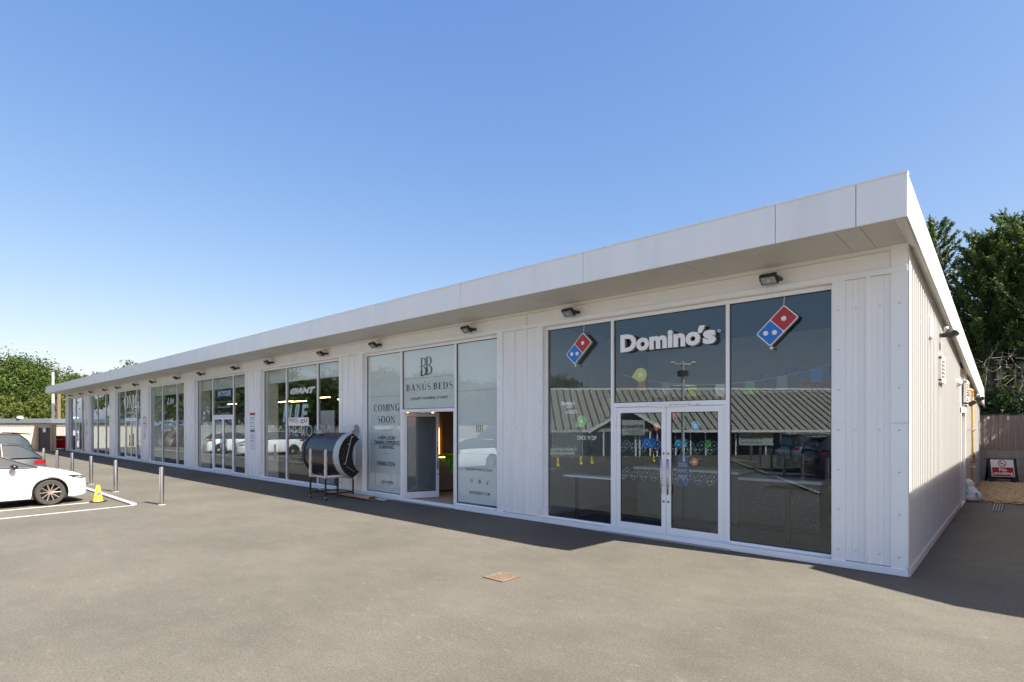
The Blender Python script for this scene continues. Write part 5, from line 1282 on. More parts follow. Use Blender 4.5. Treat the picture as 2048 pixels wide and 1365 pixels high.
    for s_ in (-1, 1):
        def sp(x, t):
            q = min(sec_, key=lambda v: abs(v[0]-x)); return (q[0], s_*(q[1]+(q[3]-q[1])*t+0.004), q[2]+(q[4]-q[2])*t)
        for x0_ in (-0.28, -1.15): pl.tube([sp(x0_,0), sp(x0_,1)], 0.028, 6)
        pl.tube([(q[0], s_*(q[3]+0.002), q[4]) for q in sec_], 0.018, 6)
        pl.tube([(q[0], s_*(q[1]+0.006), q[2]+0.008) for q in sec_], 0.014, 6)
    pl.build('window_trim', 'trim_black', o, local=True)
    # rear spoiler
    zsP = zr(-hx_+(0.42 if suv else 0.62))
    MB().prism([(-hx_+(0.16 if suv else 0.34), zsP-0.03),(-hx_+(0.60 if suv else 0.85), zsP+0.005),(-hx_+(0.60 if suv else 0.85), zsP+0.05),(-hx_+(0.14 if suv else 0.32), zsP+0.0)], 'y', -hw*0.66, hw*0.66).build('spoiler', paint, o, local=True, bevel=0.008)
    # wheels
    for c_ in (xf, xr):
        for s_ in (-1, 1):
            yo = s_*(hw-0.115)
            ty = MB().lathe([(wr*0.66,-0.10),(wr*0.93,-0.105),(wr*0.985,-0.085),(wr,-0.05),(wr,0.05),(wr*0.985,0.085),(wr*0.93,0.105),(wr*0.66,0.10)], (c_, yo, wr), 40, 'y', cap=False)
            to = ty.build('tyre', 'tyre', o, local=True, smooth=True, auto=50)
            MB().lathe([(0.0,-0.0),(wr*0.62,0.0),(wr*0.68,s_*0.06),(wr*0.70,s_*0.095)][::1], (c_, yo+s_*0.0, wr), 32, 'y', cap=False).build('rim', rimA, to, local=True, smooth=True, auto=40)
            sp_ = MB(); rr_ = wr*0.70
            for i in range(24):
                u, v = 2*math.pi*i/24, 2*math.pi*(i+1)/24
                sp_.q((c_+rr_*math.cos(u),yo+s_*0.100,wr+rr_*math.sin(u)),(c_+rr_*math.cos(v),yo+s_*0.100,wr+rr_*math.sin(v)),(c_+rr_*0.94*math.cos(v),yo+s_*0.098,wr+rr_*0.94*math.sin(v)),(c_+rr_*0.94*math.cos(u),yo+s_*0.098,wr+rr_*0.94*math.sin(u)))
            for i in range(5):
                a = R(90+72*i)
                for e_ in (-1, 1):
                    p0 = (c_+0.20*rr_*math.cos(a+e_*0.25), yo+s_*0.070, wr+0.20*rr_*math.sin(a+e_*0.25)); p1 = (c_+0.97*rr_*math.cos(a+e_*0.30), yo+s_*0.094, wr+0.97*rr_*math.sin(a+e_*0.30))
                    sp_.tube([p0, p1], [0.014, 0.012], 5)
            sp_.lathe([(0.045,0),(0.045,s_*0.02)], (c_, yo+s_*0.06, wr), 12, 'y')
            sp_.build('spokes', rimB, to, local=True, fix=False)
    # lamps follow the body surface: sample side points
    def surf(x, t):  # t 0..1 from lower to shoulder to top
        w_ = wf(x); zt0 = zt_(x); zl = zlow(x); zsh = max(zl+0.05, min(zt0-0.05, 0.80*k))
        Z = [zl, zl+0.03, zl+(zsh-zl)*0.45, zl+(zsh-zl)*0.75, zsh, zsh+(zt0-zsh)*0.75, zt0]; Wd = [0.955,0.985,1.0,0.995,0.965,0.90,0.78]
        return w_*float(np.interp(t, Z, Wd))
    def patch(xa_, xb_, lo, hi, m_, nm, s_, n=8, off=0.006):
        p_ = MB()
        for i in range(n):
            xx = [xa_+(xb_-xa_)*i/n, xa_+(xb_-xa_)*(i+1)/n]; q_ = []
            for jj in range(3):
                for X__ in xx:
                    z = lo(X__)+(hi(X__)-lo(X__))*jj/2; q_.append((X__, s_*(surf(X__, z)+off), z))
            p_.q(q_[0],q_[1],q_[3],q_[2]); p_.q(q_[2],q_[3],q_[5],q_[4])
        return p_.build(nm, m_, o, local=True, fix=False)
    for s_ in (-1, 1):
        hlp = patch(hx_-0.52, hx_-0.09, lambda x: float(np.interp(x,[hx_-0.52,hx_-0.34,hx_-0.09],[0.715,0.635,0.62]))*k, lambda x: min(zt_(x)-0.015, float(np.interp(x,[hx_-0.52,hx_-0.09],[0.735,0.69]))*k), 'trim_black', 'headlight', s_)
        q = patch(hx_-0.36, hx_-0.13, lambda x: 0.645*k, lambda x: 0.678*k, 'lamp_clear', 'headlight_lens', s_, off=0.010)
        MB().tube([(X__, s_*(surf(X__, z__*k)+0.002), z__*k) for X__, z__ in ((hx_-0.20,0.54),(hx_-0.23,0.46),(hx_-0.24,0.41),(hx_-0.21,0.35))], 0.008, 5).build('bumper_slit', 'trim_black', o, local=True)
        patch(-hx_+0.03, -hx_+0.34, lambda x: 0.82*k, lambda x: 0.915*k, 'lamp_red', 'tail_light', s_, 8, 0.010)
        # door seams and handle
        sm2 = MB()
        for xs_ in (0.62, -0.40):
            sm2.tube([(xs_, s_*(surf(xs_, z)+0.0005), z) for z in np.linspace(0.28*k, 0.92*k, 9)], 0.004, 4)
        sm2.tube([(x, s_*(surf(x, 0.26*k)+0.0005), 0.26*k) for x in np.linspace(-0.40, 0.62, 8)], 0.004, 4)
        sm2.build('door_seam', 'seam_grey', o, local=True)
        MB().box(-0.30, -0.12, s_*(surf(-0.2,0.78*k))-0.012, s_*(surf(-0.2,0.78*k))+0.022, 0.77*k, 0.80*k).build('door_handle', paint, o, local=True, bevel=0.006)
        mr = MB().lathe([(0.0,-0.10),(0.07,-0.085),(0.085,-0.02),(0.082,0.05),(0.05,0.09),(0.0,0.10)], (0,0,0), 14, 'y')
        mr.v = [(x*0.85+0.44, s_*(hw+0.06)+y, z*0.75+0.99*k) for x, y, z in mr.v]; mr.tube([(0.47,s_*hw*0.86,0.95*k),(0.44,s_*(hw+0.0),0.97*k)],0.022,8)
        mr.build('wing_mirror', 'trim_black', o, local=True, smooth=True)
    MB().box(hx_-0.14, hx_-0.05, -hw*0.56, hw*0.56, 0.17*k, 0.26*k).build('bumper_grille', 'trim_black', o, local=True, bevel=0.01)
    MB().box(-hx_-0.005, -hx_+0.1, -0.26, 0.26, 0.60*k, 0.70*k).build('number_plate', 'plastic_white' if True else '', o, local=True)
    MB().tube([(0.86,-hw*0.62,0.965*k),(0.95,0,0.985*k),(0.86,hw*0.62,0.965*k)], 0.018, 6).build('wiper', 'trim_black', o, local=True)
    return o
hd = R(90+6)    # cars point towards the shops
cx1 = -16.76 - 0.86
car('hatchback_car', 'white hatchback parked nose towards the kerb beside the yellow cone', 'paint_white', (cx1+0.115, -7.57, 0), hd)
car('estate_car', 'dark grey hatchback parked tail out directly behind the white hatchback', 'paint_grey', (-20.25, -8.15, 0), hd+math.pi, L_=4.3, W_=1.8, H_=1.55)
car('suv_car', 'tall dark car with roof spoiler, farthest of the three cars in view', 'paint_dark', (-22.85, -8.1, 0), hd+math.pi, L_=4.4, W_=1.84, H_=1.77, suv=True, wr=0.34)
car('blue_car', 'bright blue hatchback mirrored in the right bicycle shop window', 'paint_blue', (-28.1, -8.3, 0), hd+math.pi, L_=4.3, W_=1.8, H_=1.50)
car('hatchback_car', 'white car mirrored in the glass doors of the bicycle shop', 'paint_white', (-35.8, -7.5, 0), hd, suv=True, H_=1.55, L_=4.2)
car('hatchback_car', 'second white car mirrored left of the bicycle shop doors', 'paint_white', (-41.0, -7.5, 0), hd+math.pi, H_=1.5, L_=4.2)
sx, sy = mgp(1610, 946)
car('silver_suv', 'silver car parked tail to the bollards, mirrored in the right pane of the pizza shop', 'paint_silver', (sx+0.9, sy-1.35, 0), R(-38), L_=4.5, W_=1.86, H_=1.66, suv=True, wr=0.35, group='cars across the car park')
car('dark_suv', 'dark car parked beside the silver one across the car park', 'paint_dark', (sx+2.6, sy+1.6, 0), R(-38), L_=4.5, W_=1.86, H_=1.6, suv=True, wr=0.35, group='cars across the car park')

# ------------------------------------------------------------------ vegetation generators
def leaf_object(name, V, tone, m, parent):
    me = bpy.data.meshes.new(name); n = len(V)//4 if V.shape[1] == 3 else 0
    k = V.shape[0]//4
    me.vertices.add(len(V)); me.vertices.foreach_set('co', V.astype(np.float32).ravel())
    me.loops.add(k*4); me.loops.foreach_set('vertex_index', np.arange(k*4, dtype=np.int32))
    me.polygons.add(k); me.polygons.foreach_set('loop_start', np.arange(0, k*4, 4, dtype=np.int32)); me.polygons.foreach_set('loop_total', np.full(k, 4, dtype=np.int32))
    me.update(calc_edges=True)
    at = me.attributes.new('tone', 'FLOAT', 'FACE'); at.data.foreach_set('value', tone.astype(np.float32))
    me.materials.append(MATS[m]); o = bpy.data.objects.new(name, me); C.objects.link(o); o.parent = parent
    return o
def quads(cen, u, v):
    return np.stack([cen-u-v*0.0, cen+v*0.45, cen+u, cen-v*0.45], 1).reshape(-1, 3)
def broad_tree(name, label, loc, h, rad, n_clump=160, per=70, leaf=0.13, seed=1, m='leaf_broad', group=None, zlow=0.25, kind_='tree', squash=0.8, trunk=True):
    rs = np.random.RandomState(seed); o = empty(name, loc, label, kind_, group)
    cz = h*(zlow+1)/2; rz_ = h*(1-zlow)/2
    # lobes
    nl = 9; lob = []
    for i in range(nl):
        d = rs.randn(3); d /= np.linalg.norm(d); d[2] = abs(d[2])*0.9-0.25
        lob.append((np.array([d[0]*rad*0.52, d[1]*rad*0.52, cz+d[2]*rz_*0.62]), rad*(0.42+0.2*rs.rand())))
    lob.append((np.array([0,0,cz]), rad*0.62))
    cen = []
    for i in range(n_clump):
        c_, r_ = lob[rs.randint(len(lob))]; d = rs.randn(3); d /= np.linalg.norm(d)
        p = c_ + d*r_*(0.75+0.3*rs.rand())*np.array([1,1,squash*rz_/rad+0.25]); p[2] = max(h*zlow*0.6, p[2]); cen.append(p)
    cen = np.array(cen); sz = rad*0.115*(0.7+0.8*rs.rand(n_clump))
    P = np.repeat(cen, per, 0) + rs.randn(n_clump*per, 3)*np.repeat(sz, per)[:, None]*np.array([1,1,0.7])
    u = rs.randn(len(P), 3); u /= np.linalg.norm(u, axis=1)[:, None]; w_ = rs.randn(len(P), 3); v = np.cross(u, w_); v /= np.linalg.norm(v, axis=1)[:, None]
    s_ = leaf*(0.6+0.8*rs.rand(len(P)))[:, None]
    tone = np.clip(np.repeat(rs.rand(n_clump), per)*0.6+rs.rand(len(P))*0.4, 0, 1)
    leaf_object('crown', quads(P, u*s_, v*s_*1.3), tone, m, o)
    if trunk:
        t = MB(); t.tube([(0,0,-0.05),(0.05,0,h*0.2),(0.0,0.05,h*0.45),(0.1,0,h*0.75)], [h*0.028,h*0.022,h*0.016,h*0.005], 9)
        for i in range(9):
            a = 6.28*i/9+rs.rand(); z0 = h*(0.2+0.4*rs.rand()); l_ = rad*(0.6+0.3*rs.rand())
            t.tube([(0,0,z0),(math.cos(a)*l_*0.5,math.sin(a)*l_*0.5,z0+h*0.12),(math.cos(a)*l_,math.sin(a)*l_,z0+h*0.25)],[h*0.010,h*0.006,h*0.002],6)
        t.build('trunk', 'bark', o, local=True, smooth=True)
    return o
def conifer(name, label, loc, h, rad, seed=1, nb=120, per=150, leafl=0.075, zlow=0.22, group=None, lean=(0,0), m='leaf_conifer'):
    rs = np.random.RandomState(seed); o = empty(name, loc, label, 'tree', group)
    VV = []; TT = []; t = MB()
    t.tube([(0,0,-0.05),(0.05,0,h*0.4),(0,0,h*0.93)], [h*0.022,h*0.015,h*0.003], 9)
    for i in range(nb):
        f = zlow + (1-zlow)*((i+rs.rand())/nb)**0.95
        z0 = h*f*0.94; a = i*2.4+rs.rand()*0.6
        l_ = rad*(1.0*math.sqrt(max(0.02,1-((f-0.35)/0.68)**2)) if f > 0.35 else 0.75+0.7*(f-zlow))*(0.62+0.5*rs.rand())
        up = 0.35+0.5*rs.rand() + 0.4*f
        # branch curve rising outwards
        T = np.linspace(0.12, 1, 9); bx = np.cos(a)*l_*T; by = np.sin(a)*l_*T; bz = z0 + l_*up*T**1.7 - 0.08*l_*T
        t.tube([(bx[k],by[k],bz[k]) for k in (0,3,6,8)], [0.035,0.025,0.014,0.005], 4, cap=False)
        n = int(per*(0.5+l_/rad))
        # sprays: sub-branchlets along branch, each a plume
        ns = max(6, n//12)
        q = rs.rand(ns)**0.6; idx = q*8; i0 = np.minimum(idx.astype(int), 7); fr = idx-i0
        bp = np.stack([bx[i0]+(bx[i0+1]-bx[i0])*fr, by[i0]+(by[i0+1]-by[i0])*fr, bz[i0]+(bz[i0+1]-bz[i0])*fr], 1)
        bd = np.stack([np.full(ns,np.cos(a)), np.full(ns,np.sin(a)), np.full(ns,up*1.2)], 1); bd += rs.randn(ns,3)*0.55; bd /= np.linalg.norm(bd,axis=1)[:,None]
        sl = (0.30+0.35*rs.rand(ns))*(1.15-0.5*q)*rad/2.4
        tone_b = rs.rand()*0.5
        for j in range(ns):
            kk = 24; s = (np.arange(kk)+0.5)/kk
            c_ = bp[j][None,:] + bd[j][None,:]*sl[j]*s[:,None] + np.array([0,0,0.10])*sl[j]*(s**2)[:,None]
            c_ += rs.randn(kk,3)*0.06*(1.1-s)[:,None]
            dd = bd[j][None,:] + rs.randn(kk,3)*0.65; dd /= np.linalg.norm(dd,axis=1)[:,None]
            ww = np.cross(dd, rs.randn(kk,3)); ww /= np.linalg.norm(ww,axis=1)[:,None]
            ls = leafl*(1.25-0.6*s)[:,None]
            VV.append(quads(c_, dd*ls, ww*ls*0.8)); TT.append(np.clip(tone_b+0.25*rs.rand()+0.35*s+0.15*rs.rand(kk),0,1))
    V = np.concatenate(VV); T_ = np.concatenate(TT)
    leaf_object('crown', V, T_, m, o); t.build('trunk', 'bark', o, local=True, smooth=True)
    return o
# right-hand conifers behind the fence
def dz(px, D, ytop): x, y = dp(px, D); return (x, y, 0), CZ + (YH-ytop)*D/FPX
l0, h0 = dz(2075, 27.0, 425); conifer('conifer_tree', 'broad dark green conifer crowding the right edge behind the fence', l0, h0, 3.0, seed=3, nb=150, per=200, zlow=0.42, group='conifers behind the yard')
l0, h0 = dz(1980, 27.5, 458); conifer('conifer_tree', 'dense dark conifer standing left of the broadest one, over the yard fence', l0, h0, 1.9, seed=11, nb=140, per=190, zlow=0.42, group='conifers behind the yard')
l0, h0 = dz(1868, 30.0, 425); conifer('conifer_tree', 'slender feathery conifer rising behind the sloping side fascia', l0, h0, 1.75, seed=6, nb=110, per=120, group='conifers behind the yard')
l0, h0 = dz(1915, 33.0, 665); conifer('conifer_tree', 'lower conifer half hidden behind the side fascia', l0, h0, 2.4, seed=9, nb=100, per=110, zlow=0.1, group='conifers behind the yard')
l0, h0 = dz(2160, 25.0, 490); conifer('conifer_tree', 'tall conifer just beyond the right edge of the yard', l0, h0, 3.4, seed=21, nb=120, per=120, group='conifers behind the yard')
l0, h0 = dz(2020, 36.0, 620); conifer('conifer_tree', 'conifer farther back filling the gap between the two big conifers', l0, h0, 3.6, seed=31, nb=120, per=120, zlow=0.05, group='conifers behind the yard')
conifer('conifer_tree', 'conifer outside the right edge whose shade falls on the yard fence', (5.0, 18.7, 0), 9.5, 2.1, seed=77, nb=90, per=110, zlow=0.15, group='conifers behind the yard')
# hedge and undergrowth below them
def hedge(name, label, p0, p1, h, w_, n, leaf, m, seed, kind=None, z0=0.1, cat='hedge'):
    rs = np.random.RandomState(seed); c0_ = Vector((*p0, 0)); o = empty(name, c0_, label, cat)
    d = np.array([p1[0]-p0[0], p1[1]-p0[1], 0.0]); nrm = np.array([-d[1], d[0], 0]); nrm /= np.linalg.norm(nrm)
    nc = n//60; s = rs.rand(nc); hh = h*(0.80+0.25*np.sin(s*17+seed)*0.6+0.15*rs.rand(nc))
    cen = d[None,:]*s[:,None] + nrm[None,:]*((rs.rand(nc)-0.5)*w_)[:,None]; cen[:,2] = z0+(hh-z0)*rs.rand(nc)**0.7
    P = np.repeat(cen, 60, 0)+rs.randn(nc*60,3)*0.28*np.array([1,1,0.8]); u = rs.randn(len(P),3); u /= np.linalg.norm(u,axis=1)[:,None]; v = np.cross(u, rs.randn(len(P),3)); v /= np.linalg.norm(v,axis=1)[:,None]
    s_ = leaf*(0.6+0.8*rs.rand(len(P)))[:,None]
    leaf_object('foliage', quads(P,u*s_,v*s_*1.3), np.clip(np.repeat(rs.rand(nc),60)*0.6+rs.rand(len(P))*0.4,0,1), m, o)
    t = MB()
    for i in range(14):
        f = (i+0.5)/14; x, y = d[0]*f, d[1]*f; t.tube([(x,y,-0.05),(x+0.2*rs.randn(),y+0.2*rs.randn(),h*0.4),(x+0.5*rs.randn(),y+0.5*rs.randn(),h*0.8)],[0.06,0.035,0.01],6)
    t.build('stems', 'bark', o, local=True)
    return o
a_, b2_ = dp(1925, 21.5), dp(2200, 21.3)
hedge('hedge', 'dark low hedge just behind the yard fence', a_, b2_, 3.25, 1.2, 24000, 0.07, 'leaf_hedge', 4)
a_, b2_ = dp(1900, 37), dp(2250, 37)
hedge('thicket', 'tangled dark undergrowth under the conifers', a_, b2_, 6.8, 3.0, 30000, 0.13, 'leaf_hedge', 8, cat='shrubs')
tw = empty('bare_shrub', (*dp(2005, 24.5), 0), 'bare twiggy shrub with pale stems under the conifers', 'shrub')
rs = np.random.RandomState(5); t = MB()
for i in range(70):
    px = 1960+rs.rand()*110; D = 24+rs.rand()*2; x, y = dp(px, D); z = 2.6+rs.rand()*2.4; p = np.array([x,y,z]); d = rs.randn(3)*np.array([1,1,0.8]); d /= np.linalg.norm(d); pts = [tuple(p)]
    for k_ in range(4): d = d+rs.randn(3)*0.45; d /= np.linalg.norm(d); p = p+d*0.28; pts.append(tuple(p))
    t.tube(pts, [0.011,0.009,0.007,0.005,0.003], 4)
for i in range(9): x, y = dp(1965+12*i, 25); t.tube([(x,y,0),(x+0.2*rs.randn(),y,2.2),(x+0.4*rs.randn(),y,4.6)],[0.05,0.04,0.02],5)
P_(t, 'twigs', 'twig', tw)

# ------------------------------------------------------------------ far left: fences, gate, bin, low building, trees
def pt(px, D): return Vector((*dp(px, D), 0))
def run_boards(mb, a, b, z0, z1, bw=0.12, th=0.02, seed=0):
    rr_ = random.Random(seed); d = (b-a); L0 = d.length; d.normalize(); n = Vector((-d.y,d.x,0)); s = 0; i = 0
    while s < L0-0.02:
        w_ = min(bw, L0-s)-0.008; e = 0.012 if i % 2 else 0; A = a+d*s+n*e; Bq = A+d*w_; zz = z1+rr_.uniform(-0.01,0.01)
        v = [A, Bq, Bq+n*th, A+n*th]; k_ = len(mb.v); mb.v += [(p.x,p.y,z0) for p in v]+[(p.x,p.y,zz) for p in v]
        for f in ((0,3,2,1),(4,5,6,7),(0,1,5,4),(1,2,6,5),(2,3,7,6),(3,0,4,7)): mb.f.append(tuple(k_+j for j in f)); mb.m.append(0)
        s += bw; i += 1
def fence(name, label, pts, h, wood='fence_wood_pale', post='fence_post', every=2.4, cat='fence', seed=0):
    o = empty(name, pts[0], label, cat)
    for a, b in zip(pts[:-1], pts[1:]):
        mb = MB(); run_boards(mb, a, b, 0.02, h, seed=seed); P_(mb, 'board_panel', wood, o)
        L0 = (b-a).length; d = (b-a).normalized(); n = Vector((-d.y,d.x,0)); k_ = max(1, round(L0/every))
        for i in range(k_+1):
            p = a+d*(L0*i/k_) - n*0.05; P_(MB().box(p.x-0.05,p.x+0.05,p.y-0.05,p.y+0.05,0,h+0.03), 'post', post, o)
        mb = MB(); k2 = len(mb.v); v = [a-n*0.03, b-n*0.03, b+n*0.04, a+n*0.04]; mb.v += [(q.x,q.y,h) for q in v]+[(q.x,q.y,h+0.03) for q in v]
        for f in ((0,3,2,1),(4,5,6,7),(0,1,5,4),(1,2,6,5),(2,3,7,6),(3,0,4,7)): mb.f.append(tuple(k2+j for j in f)); mb.m.append(0)
        P_(mb, 'fence_cap', wood, o)
    return o
D0 = 44.0
fence('timber_fence', 'pale weathered board fence left of the dark gate', [pt(-110, D0-1.5), pt(74, D0)], 1.90, seed=1)
g = empty('timber_gate', pt(76, D0), 'dark slatted timber gate with a white notice in the pale fence', 'gate')
mb = MB(); run_boards(mb, pt(76, D0+0.1), pt(103, D0-0.6), 0.05, 1.78, bw=0.10); P_(mb, 'board_panel', 'fence_wood_dark', g)
for px, D in ((75, D0), (103.5, D0-0.6)): p = pt(px, D); P_(MB().box(p.x-0.06,p.x+0.06,p.y-0.06,p.y+0.06,0,1.92), 'post', 'fence_wood_brown', g)
a, b_ = pt(85.5, D0-0.45), pt(91.5, D0-0.6)
mb = MB(); mb.q((a.x,a.y,1.42),(b_.x,b_.y,1.42),(b_.x,b_.y,1.74),(a.x,a.y,1.74)); P_(mb, 'notice', 'sign_white', g, fix=False)
fence('timber_fence', 'grey board screen beside the red bin, at right angles to the gate', [pt(104, D0-0.7), pt(112, D0-1.5)], 2.0, 'fence_wood_brown', seed=2)
fence('timber_fence', 'sunlit board fence behind the red bin at the building end', [pt(104, D0+3.4), pt(150, D0+3.4)], 1.9, seed=3)
# far-lot fences seen mirrored
fence('timber_fence', 'long pale board fence closing the car park, mirrored in the far windows', [Vector((-60.5,-7.5,0)), Vector((-52,-9.5,0)), Vector((-39,-15.0,0)), Vector((-28,-27.0,0))], 1.9, seed=4, every=3)
bn = empty('wheeled_bin', (*dp(124, D0-0.2), 0), 'red wheeled waste bin with yellow label against the building end', 'bin')
T_ = Matrix.Translation((*dp(126, D0+0.3), 0)) @ Matrix.Rotation(math.atan2(RX[1], RX[0]), 4, 'Z')
def bp_(mb, n_, m_, **k_): mb.xform(T_); return P_(mb, n_, m_, bn, **k_)
tap = MB(); tap.v = [(-0.50,-0.35,0.16),(0.50,-0.35,0.16),(0.50,0.35,0.16),(-0.50,0.35,0.16),(-0.58,-0.42,1.05),(0.58,-0.42,1.05),(0.58,0.42,1.05),(-0.58,0.42,1.05)]
tap.f = [(0,3,2,1),(4,5,6,7),(0,1,5,4),(1,2,6,5),(2,3,7,6),(3,0,4,7)]; tap.m = [0]*6
bp_(tap, 'bin_body', 'bin_red', bevel=0.02); bp_(MB().box(-0.61,0.61,-0.45,0.45,1.055,1.13), 'lid', 'bin_red', bevel=0.03)
bp_(MB().box(-0.32,0.34,-0.432,-0.420,0.80,0.90), 'label_strip', 'line_yellow')
for x in (-0.42, 0.42): bp_(MB().lathe([(0.08,-0.02),(0.08,0.02)], (x,-0.3,0.08), 12, 'y'), 'wheel', 'rubber')
# low outbuilding with grey flat roof
ob = empty('outbuilding', pt(40, D0+5), 'low white flat-roofed outbuilding with a deep grey roof edge behind the fence', 'building')
def poly_slab(pts, z0, z1):
    mb = MB(); mb.prism([(p.x,p.y) for p in pts], 'z', z0, z1); return mb
p1, p2, p3, p4 = pt(-160, D0+3.2), pt(104, D0+3.6), pt(160, D0+6.8), pt(-160, D0+14)
P_(poly_slab([p1,p2,p3,p4], 2.14, 2.52), 'roof', 'grey_roof', ob, bevel=0.02)
q1, q2, q3, q4 = pt(-160, D0+3.6), pt(103, D0+4.0), pt(155, D0+7.2), pt(-158, D0+13.5)
P_(poly_slab([q1,q2,q3,q4], 0, 2.14), 'wall', 'render_white', ob)
a = pt(40, D0+3.6); P_(MB().lathe([(0.22,0),(0.25,0.10),(0.10,0.22),(0.0,0.22)], (a.x,a.y,2.52), 12), 'roof_vent', 'plastic_white', ob)
a = pt(106, D0+10); po = empty('lamp_pole', (a.x,a.y,0), 'tall pale grey pole behind the outbuilding', 'pole')
ztp = CZ+(YH-745)*(D0+10)/FPX
P_(MB().tube([(a.x,a.y,0),(a.x,a.y,ztp)], [0.13,0.10], 10), 'pole', 'pole_grey', po)
b_ = pt(117.5, D0+9); po = empty('telegraph_pole', (b_.x,b_.y,0), 'brown timber pole right of the grey pole', 'pole')
P_(MB().tube([(b_.x,b_.y,0),(b_.x,b_.y,CZ+(YH-775)*(D0+9)/FPX)], 0.16, 10), 'pole', 'pole_wood', po)
c_ = pt(125, D0+8); P_(MB().tube([(a.x,a.y,ztp-0.1),(c_.x,c_.y,CZ+(YH-768)*(D0+8)/FPX)], 0.012, 5), 'wire', 'rubber', po)
# trees on the left
l0, h0 = dz(42, 66, 712); broad_tree('broadleaf_tree', 'big round-crowned green tree above the outbuilding roof', l0, h0, 4.9, 420, 110, 0.115, seed=2, zlow=0.15, group='trees beyond the outbuilding')
for i, (px, D, yt, rad, lb, sd, m_) in enumerate((
    (-60, 70, 790, 3.4, 'green tree cut by the left edge beyond the outbuilding', 4, 'leaf_broad'),
    (92, 62, 792, 2.0, 'yellow-green shrubby tree between the round tree and the grey pole', 5, 'leaf_shrub'),
    (20, 60, 795, 3.0, 'bushy shrub below the big round tree', 6, 'leaf_shrub'),
    (122, 66, 768, 1.6, 'yellow-green bush behind the brown timber pole', 7, 'leaf_shrub'),
    (150, 68, 785, 3.0, 'bush behind the far end of the shops', 8, 'leaf_broad'),
    (168, 72, 740, 2.4, 'small tree top showing over the fascia right of the poles', 9, 'leaf_broad'),
    (205, 72, 734, 2.6, 'tree top over the fascia, second from the left', 10, 'leaf_broad'),
    (250, 70, 717, 2.1, 'pointed tree top over the fascia, farthest right of the left group', 12, 'leaf_broad'),
    (60, 58, 800, 2.8, 'low bush just behind the outbuilding roof', 13, 'leaf_shrub'))):
    l0, h0 = dz(px, D, yt); broad_tree('bushy_tree', lb, l0, h0, rad, 170, 90, 0.12, seed=sd, m=m_, zlow=0.05, group='trees beyond the outbuilding')
# ------------------------------------------------------------------ things across the car park (mirrored in the glass)
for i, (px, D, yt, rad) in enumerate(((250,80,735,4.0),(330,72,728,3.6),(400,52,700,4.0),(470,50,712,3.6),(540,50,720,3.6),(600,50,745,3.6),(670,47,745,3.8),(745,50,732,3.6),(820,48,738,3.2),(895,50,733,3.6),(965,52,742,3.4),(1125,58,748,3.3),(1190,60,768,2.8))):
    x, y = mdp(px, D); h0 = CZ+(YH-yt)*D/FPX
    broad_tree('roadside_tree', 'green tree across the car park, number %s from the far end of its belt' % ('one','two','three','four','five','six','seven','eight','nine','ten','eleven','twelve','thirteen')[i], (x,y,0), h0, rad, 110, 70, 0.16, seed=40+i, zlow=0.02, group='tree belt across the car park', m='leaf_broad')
# gable-fronted shop with standing-seam roof
DS = 37.0
xs_, ys_ = mdp(1400, DS); r2 = Vector((RX[0], -RX[1], 0)); a2 = Vector((AX[0], -AX[1], 0))
SHM = Matrix(((-r2.x, a2.x, 0, xs_), (-r2.y, a2.y, 0, ys_), (0,0,1,0), (0,0,0,1)))
ops = empty('aquatics_shop', (xs_, ys_, 0), 'pale ribbed-roof shop with gabled glass entrance across the car park', 'shop')
def OX(px): return -(px-1400)/FPX*DS
def OZ(py, D=DS): return CZ+(YH-py)*D/FPX
def op(mb, n_, m_, parent=ops, **k_): mb.xform(SHM); return P_(mb, n_, m_, parent, **k_)
xL, xR = OX(1010), OX(1990)      # note local x falls as the picture goes right
ze, zr_ = OZ(862), OZ(780, DS+6)
rf_ = MB(); rf_.v = [(xR,-0.4,ze),(xL,-0.4,ze),(xL,6,zr_),(xR,6,zr_),(xR,12.5,ze),(xL,12.5,ze)]; rf_.f = [(0,1,2,3),(3,2,5,4)]; rf_.m = [0,0]
op(rf_, 'roof', 'tin_roof', fix=False)
sm = MB(); x = xR
while x < xL: sm.prism([(-0.4,ze+0.004),(6,zr_+0.004),(6,zr_+0.06),(-0.4,ze+0.06)], 'x', x-0.028, x+0.028); x += 0.5
op(sm, 'roof_seams', 'tin_seam'); op(MB().box(xR,xL,-0.5,-0.4,ze-0.10,ze+0.06), 'gutter', 'frame_white'); op(MB().box(xR,xL,5.9,6.1,zr_-0.02,zr_+0.12), 'ridge', 'frame_white')
op(MB().box(xR,OX(1318),0.3,0.4,0,ze-0.1), 'wall', 'room_dark'); op(MB().box(OX(1181),xL,0.3,0.4,0,ze-0.1), 'wall', 'render_white')
po_ = MB()
for px in range(1350, 1960, 30): po_.box(OX(px)-0.04,OX(px)+0.04,-0.1,0.0,0,ze-0.08)
op(po_, 'posts', 'frame_white')
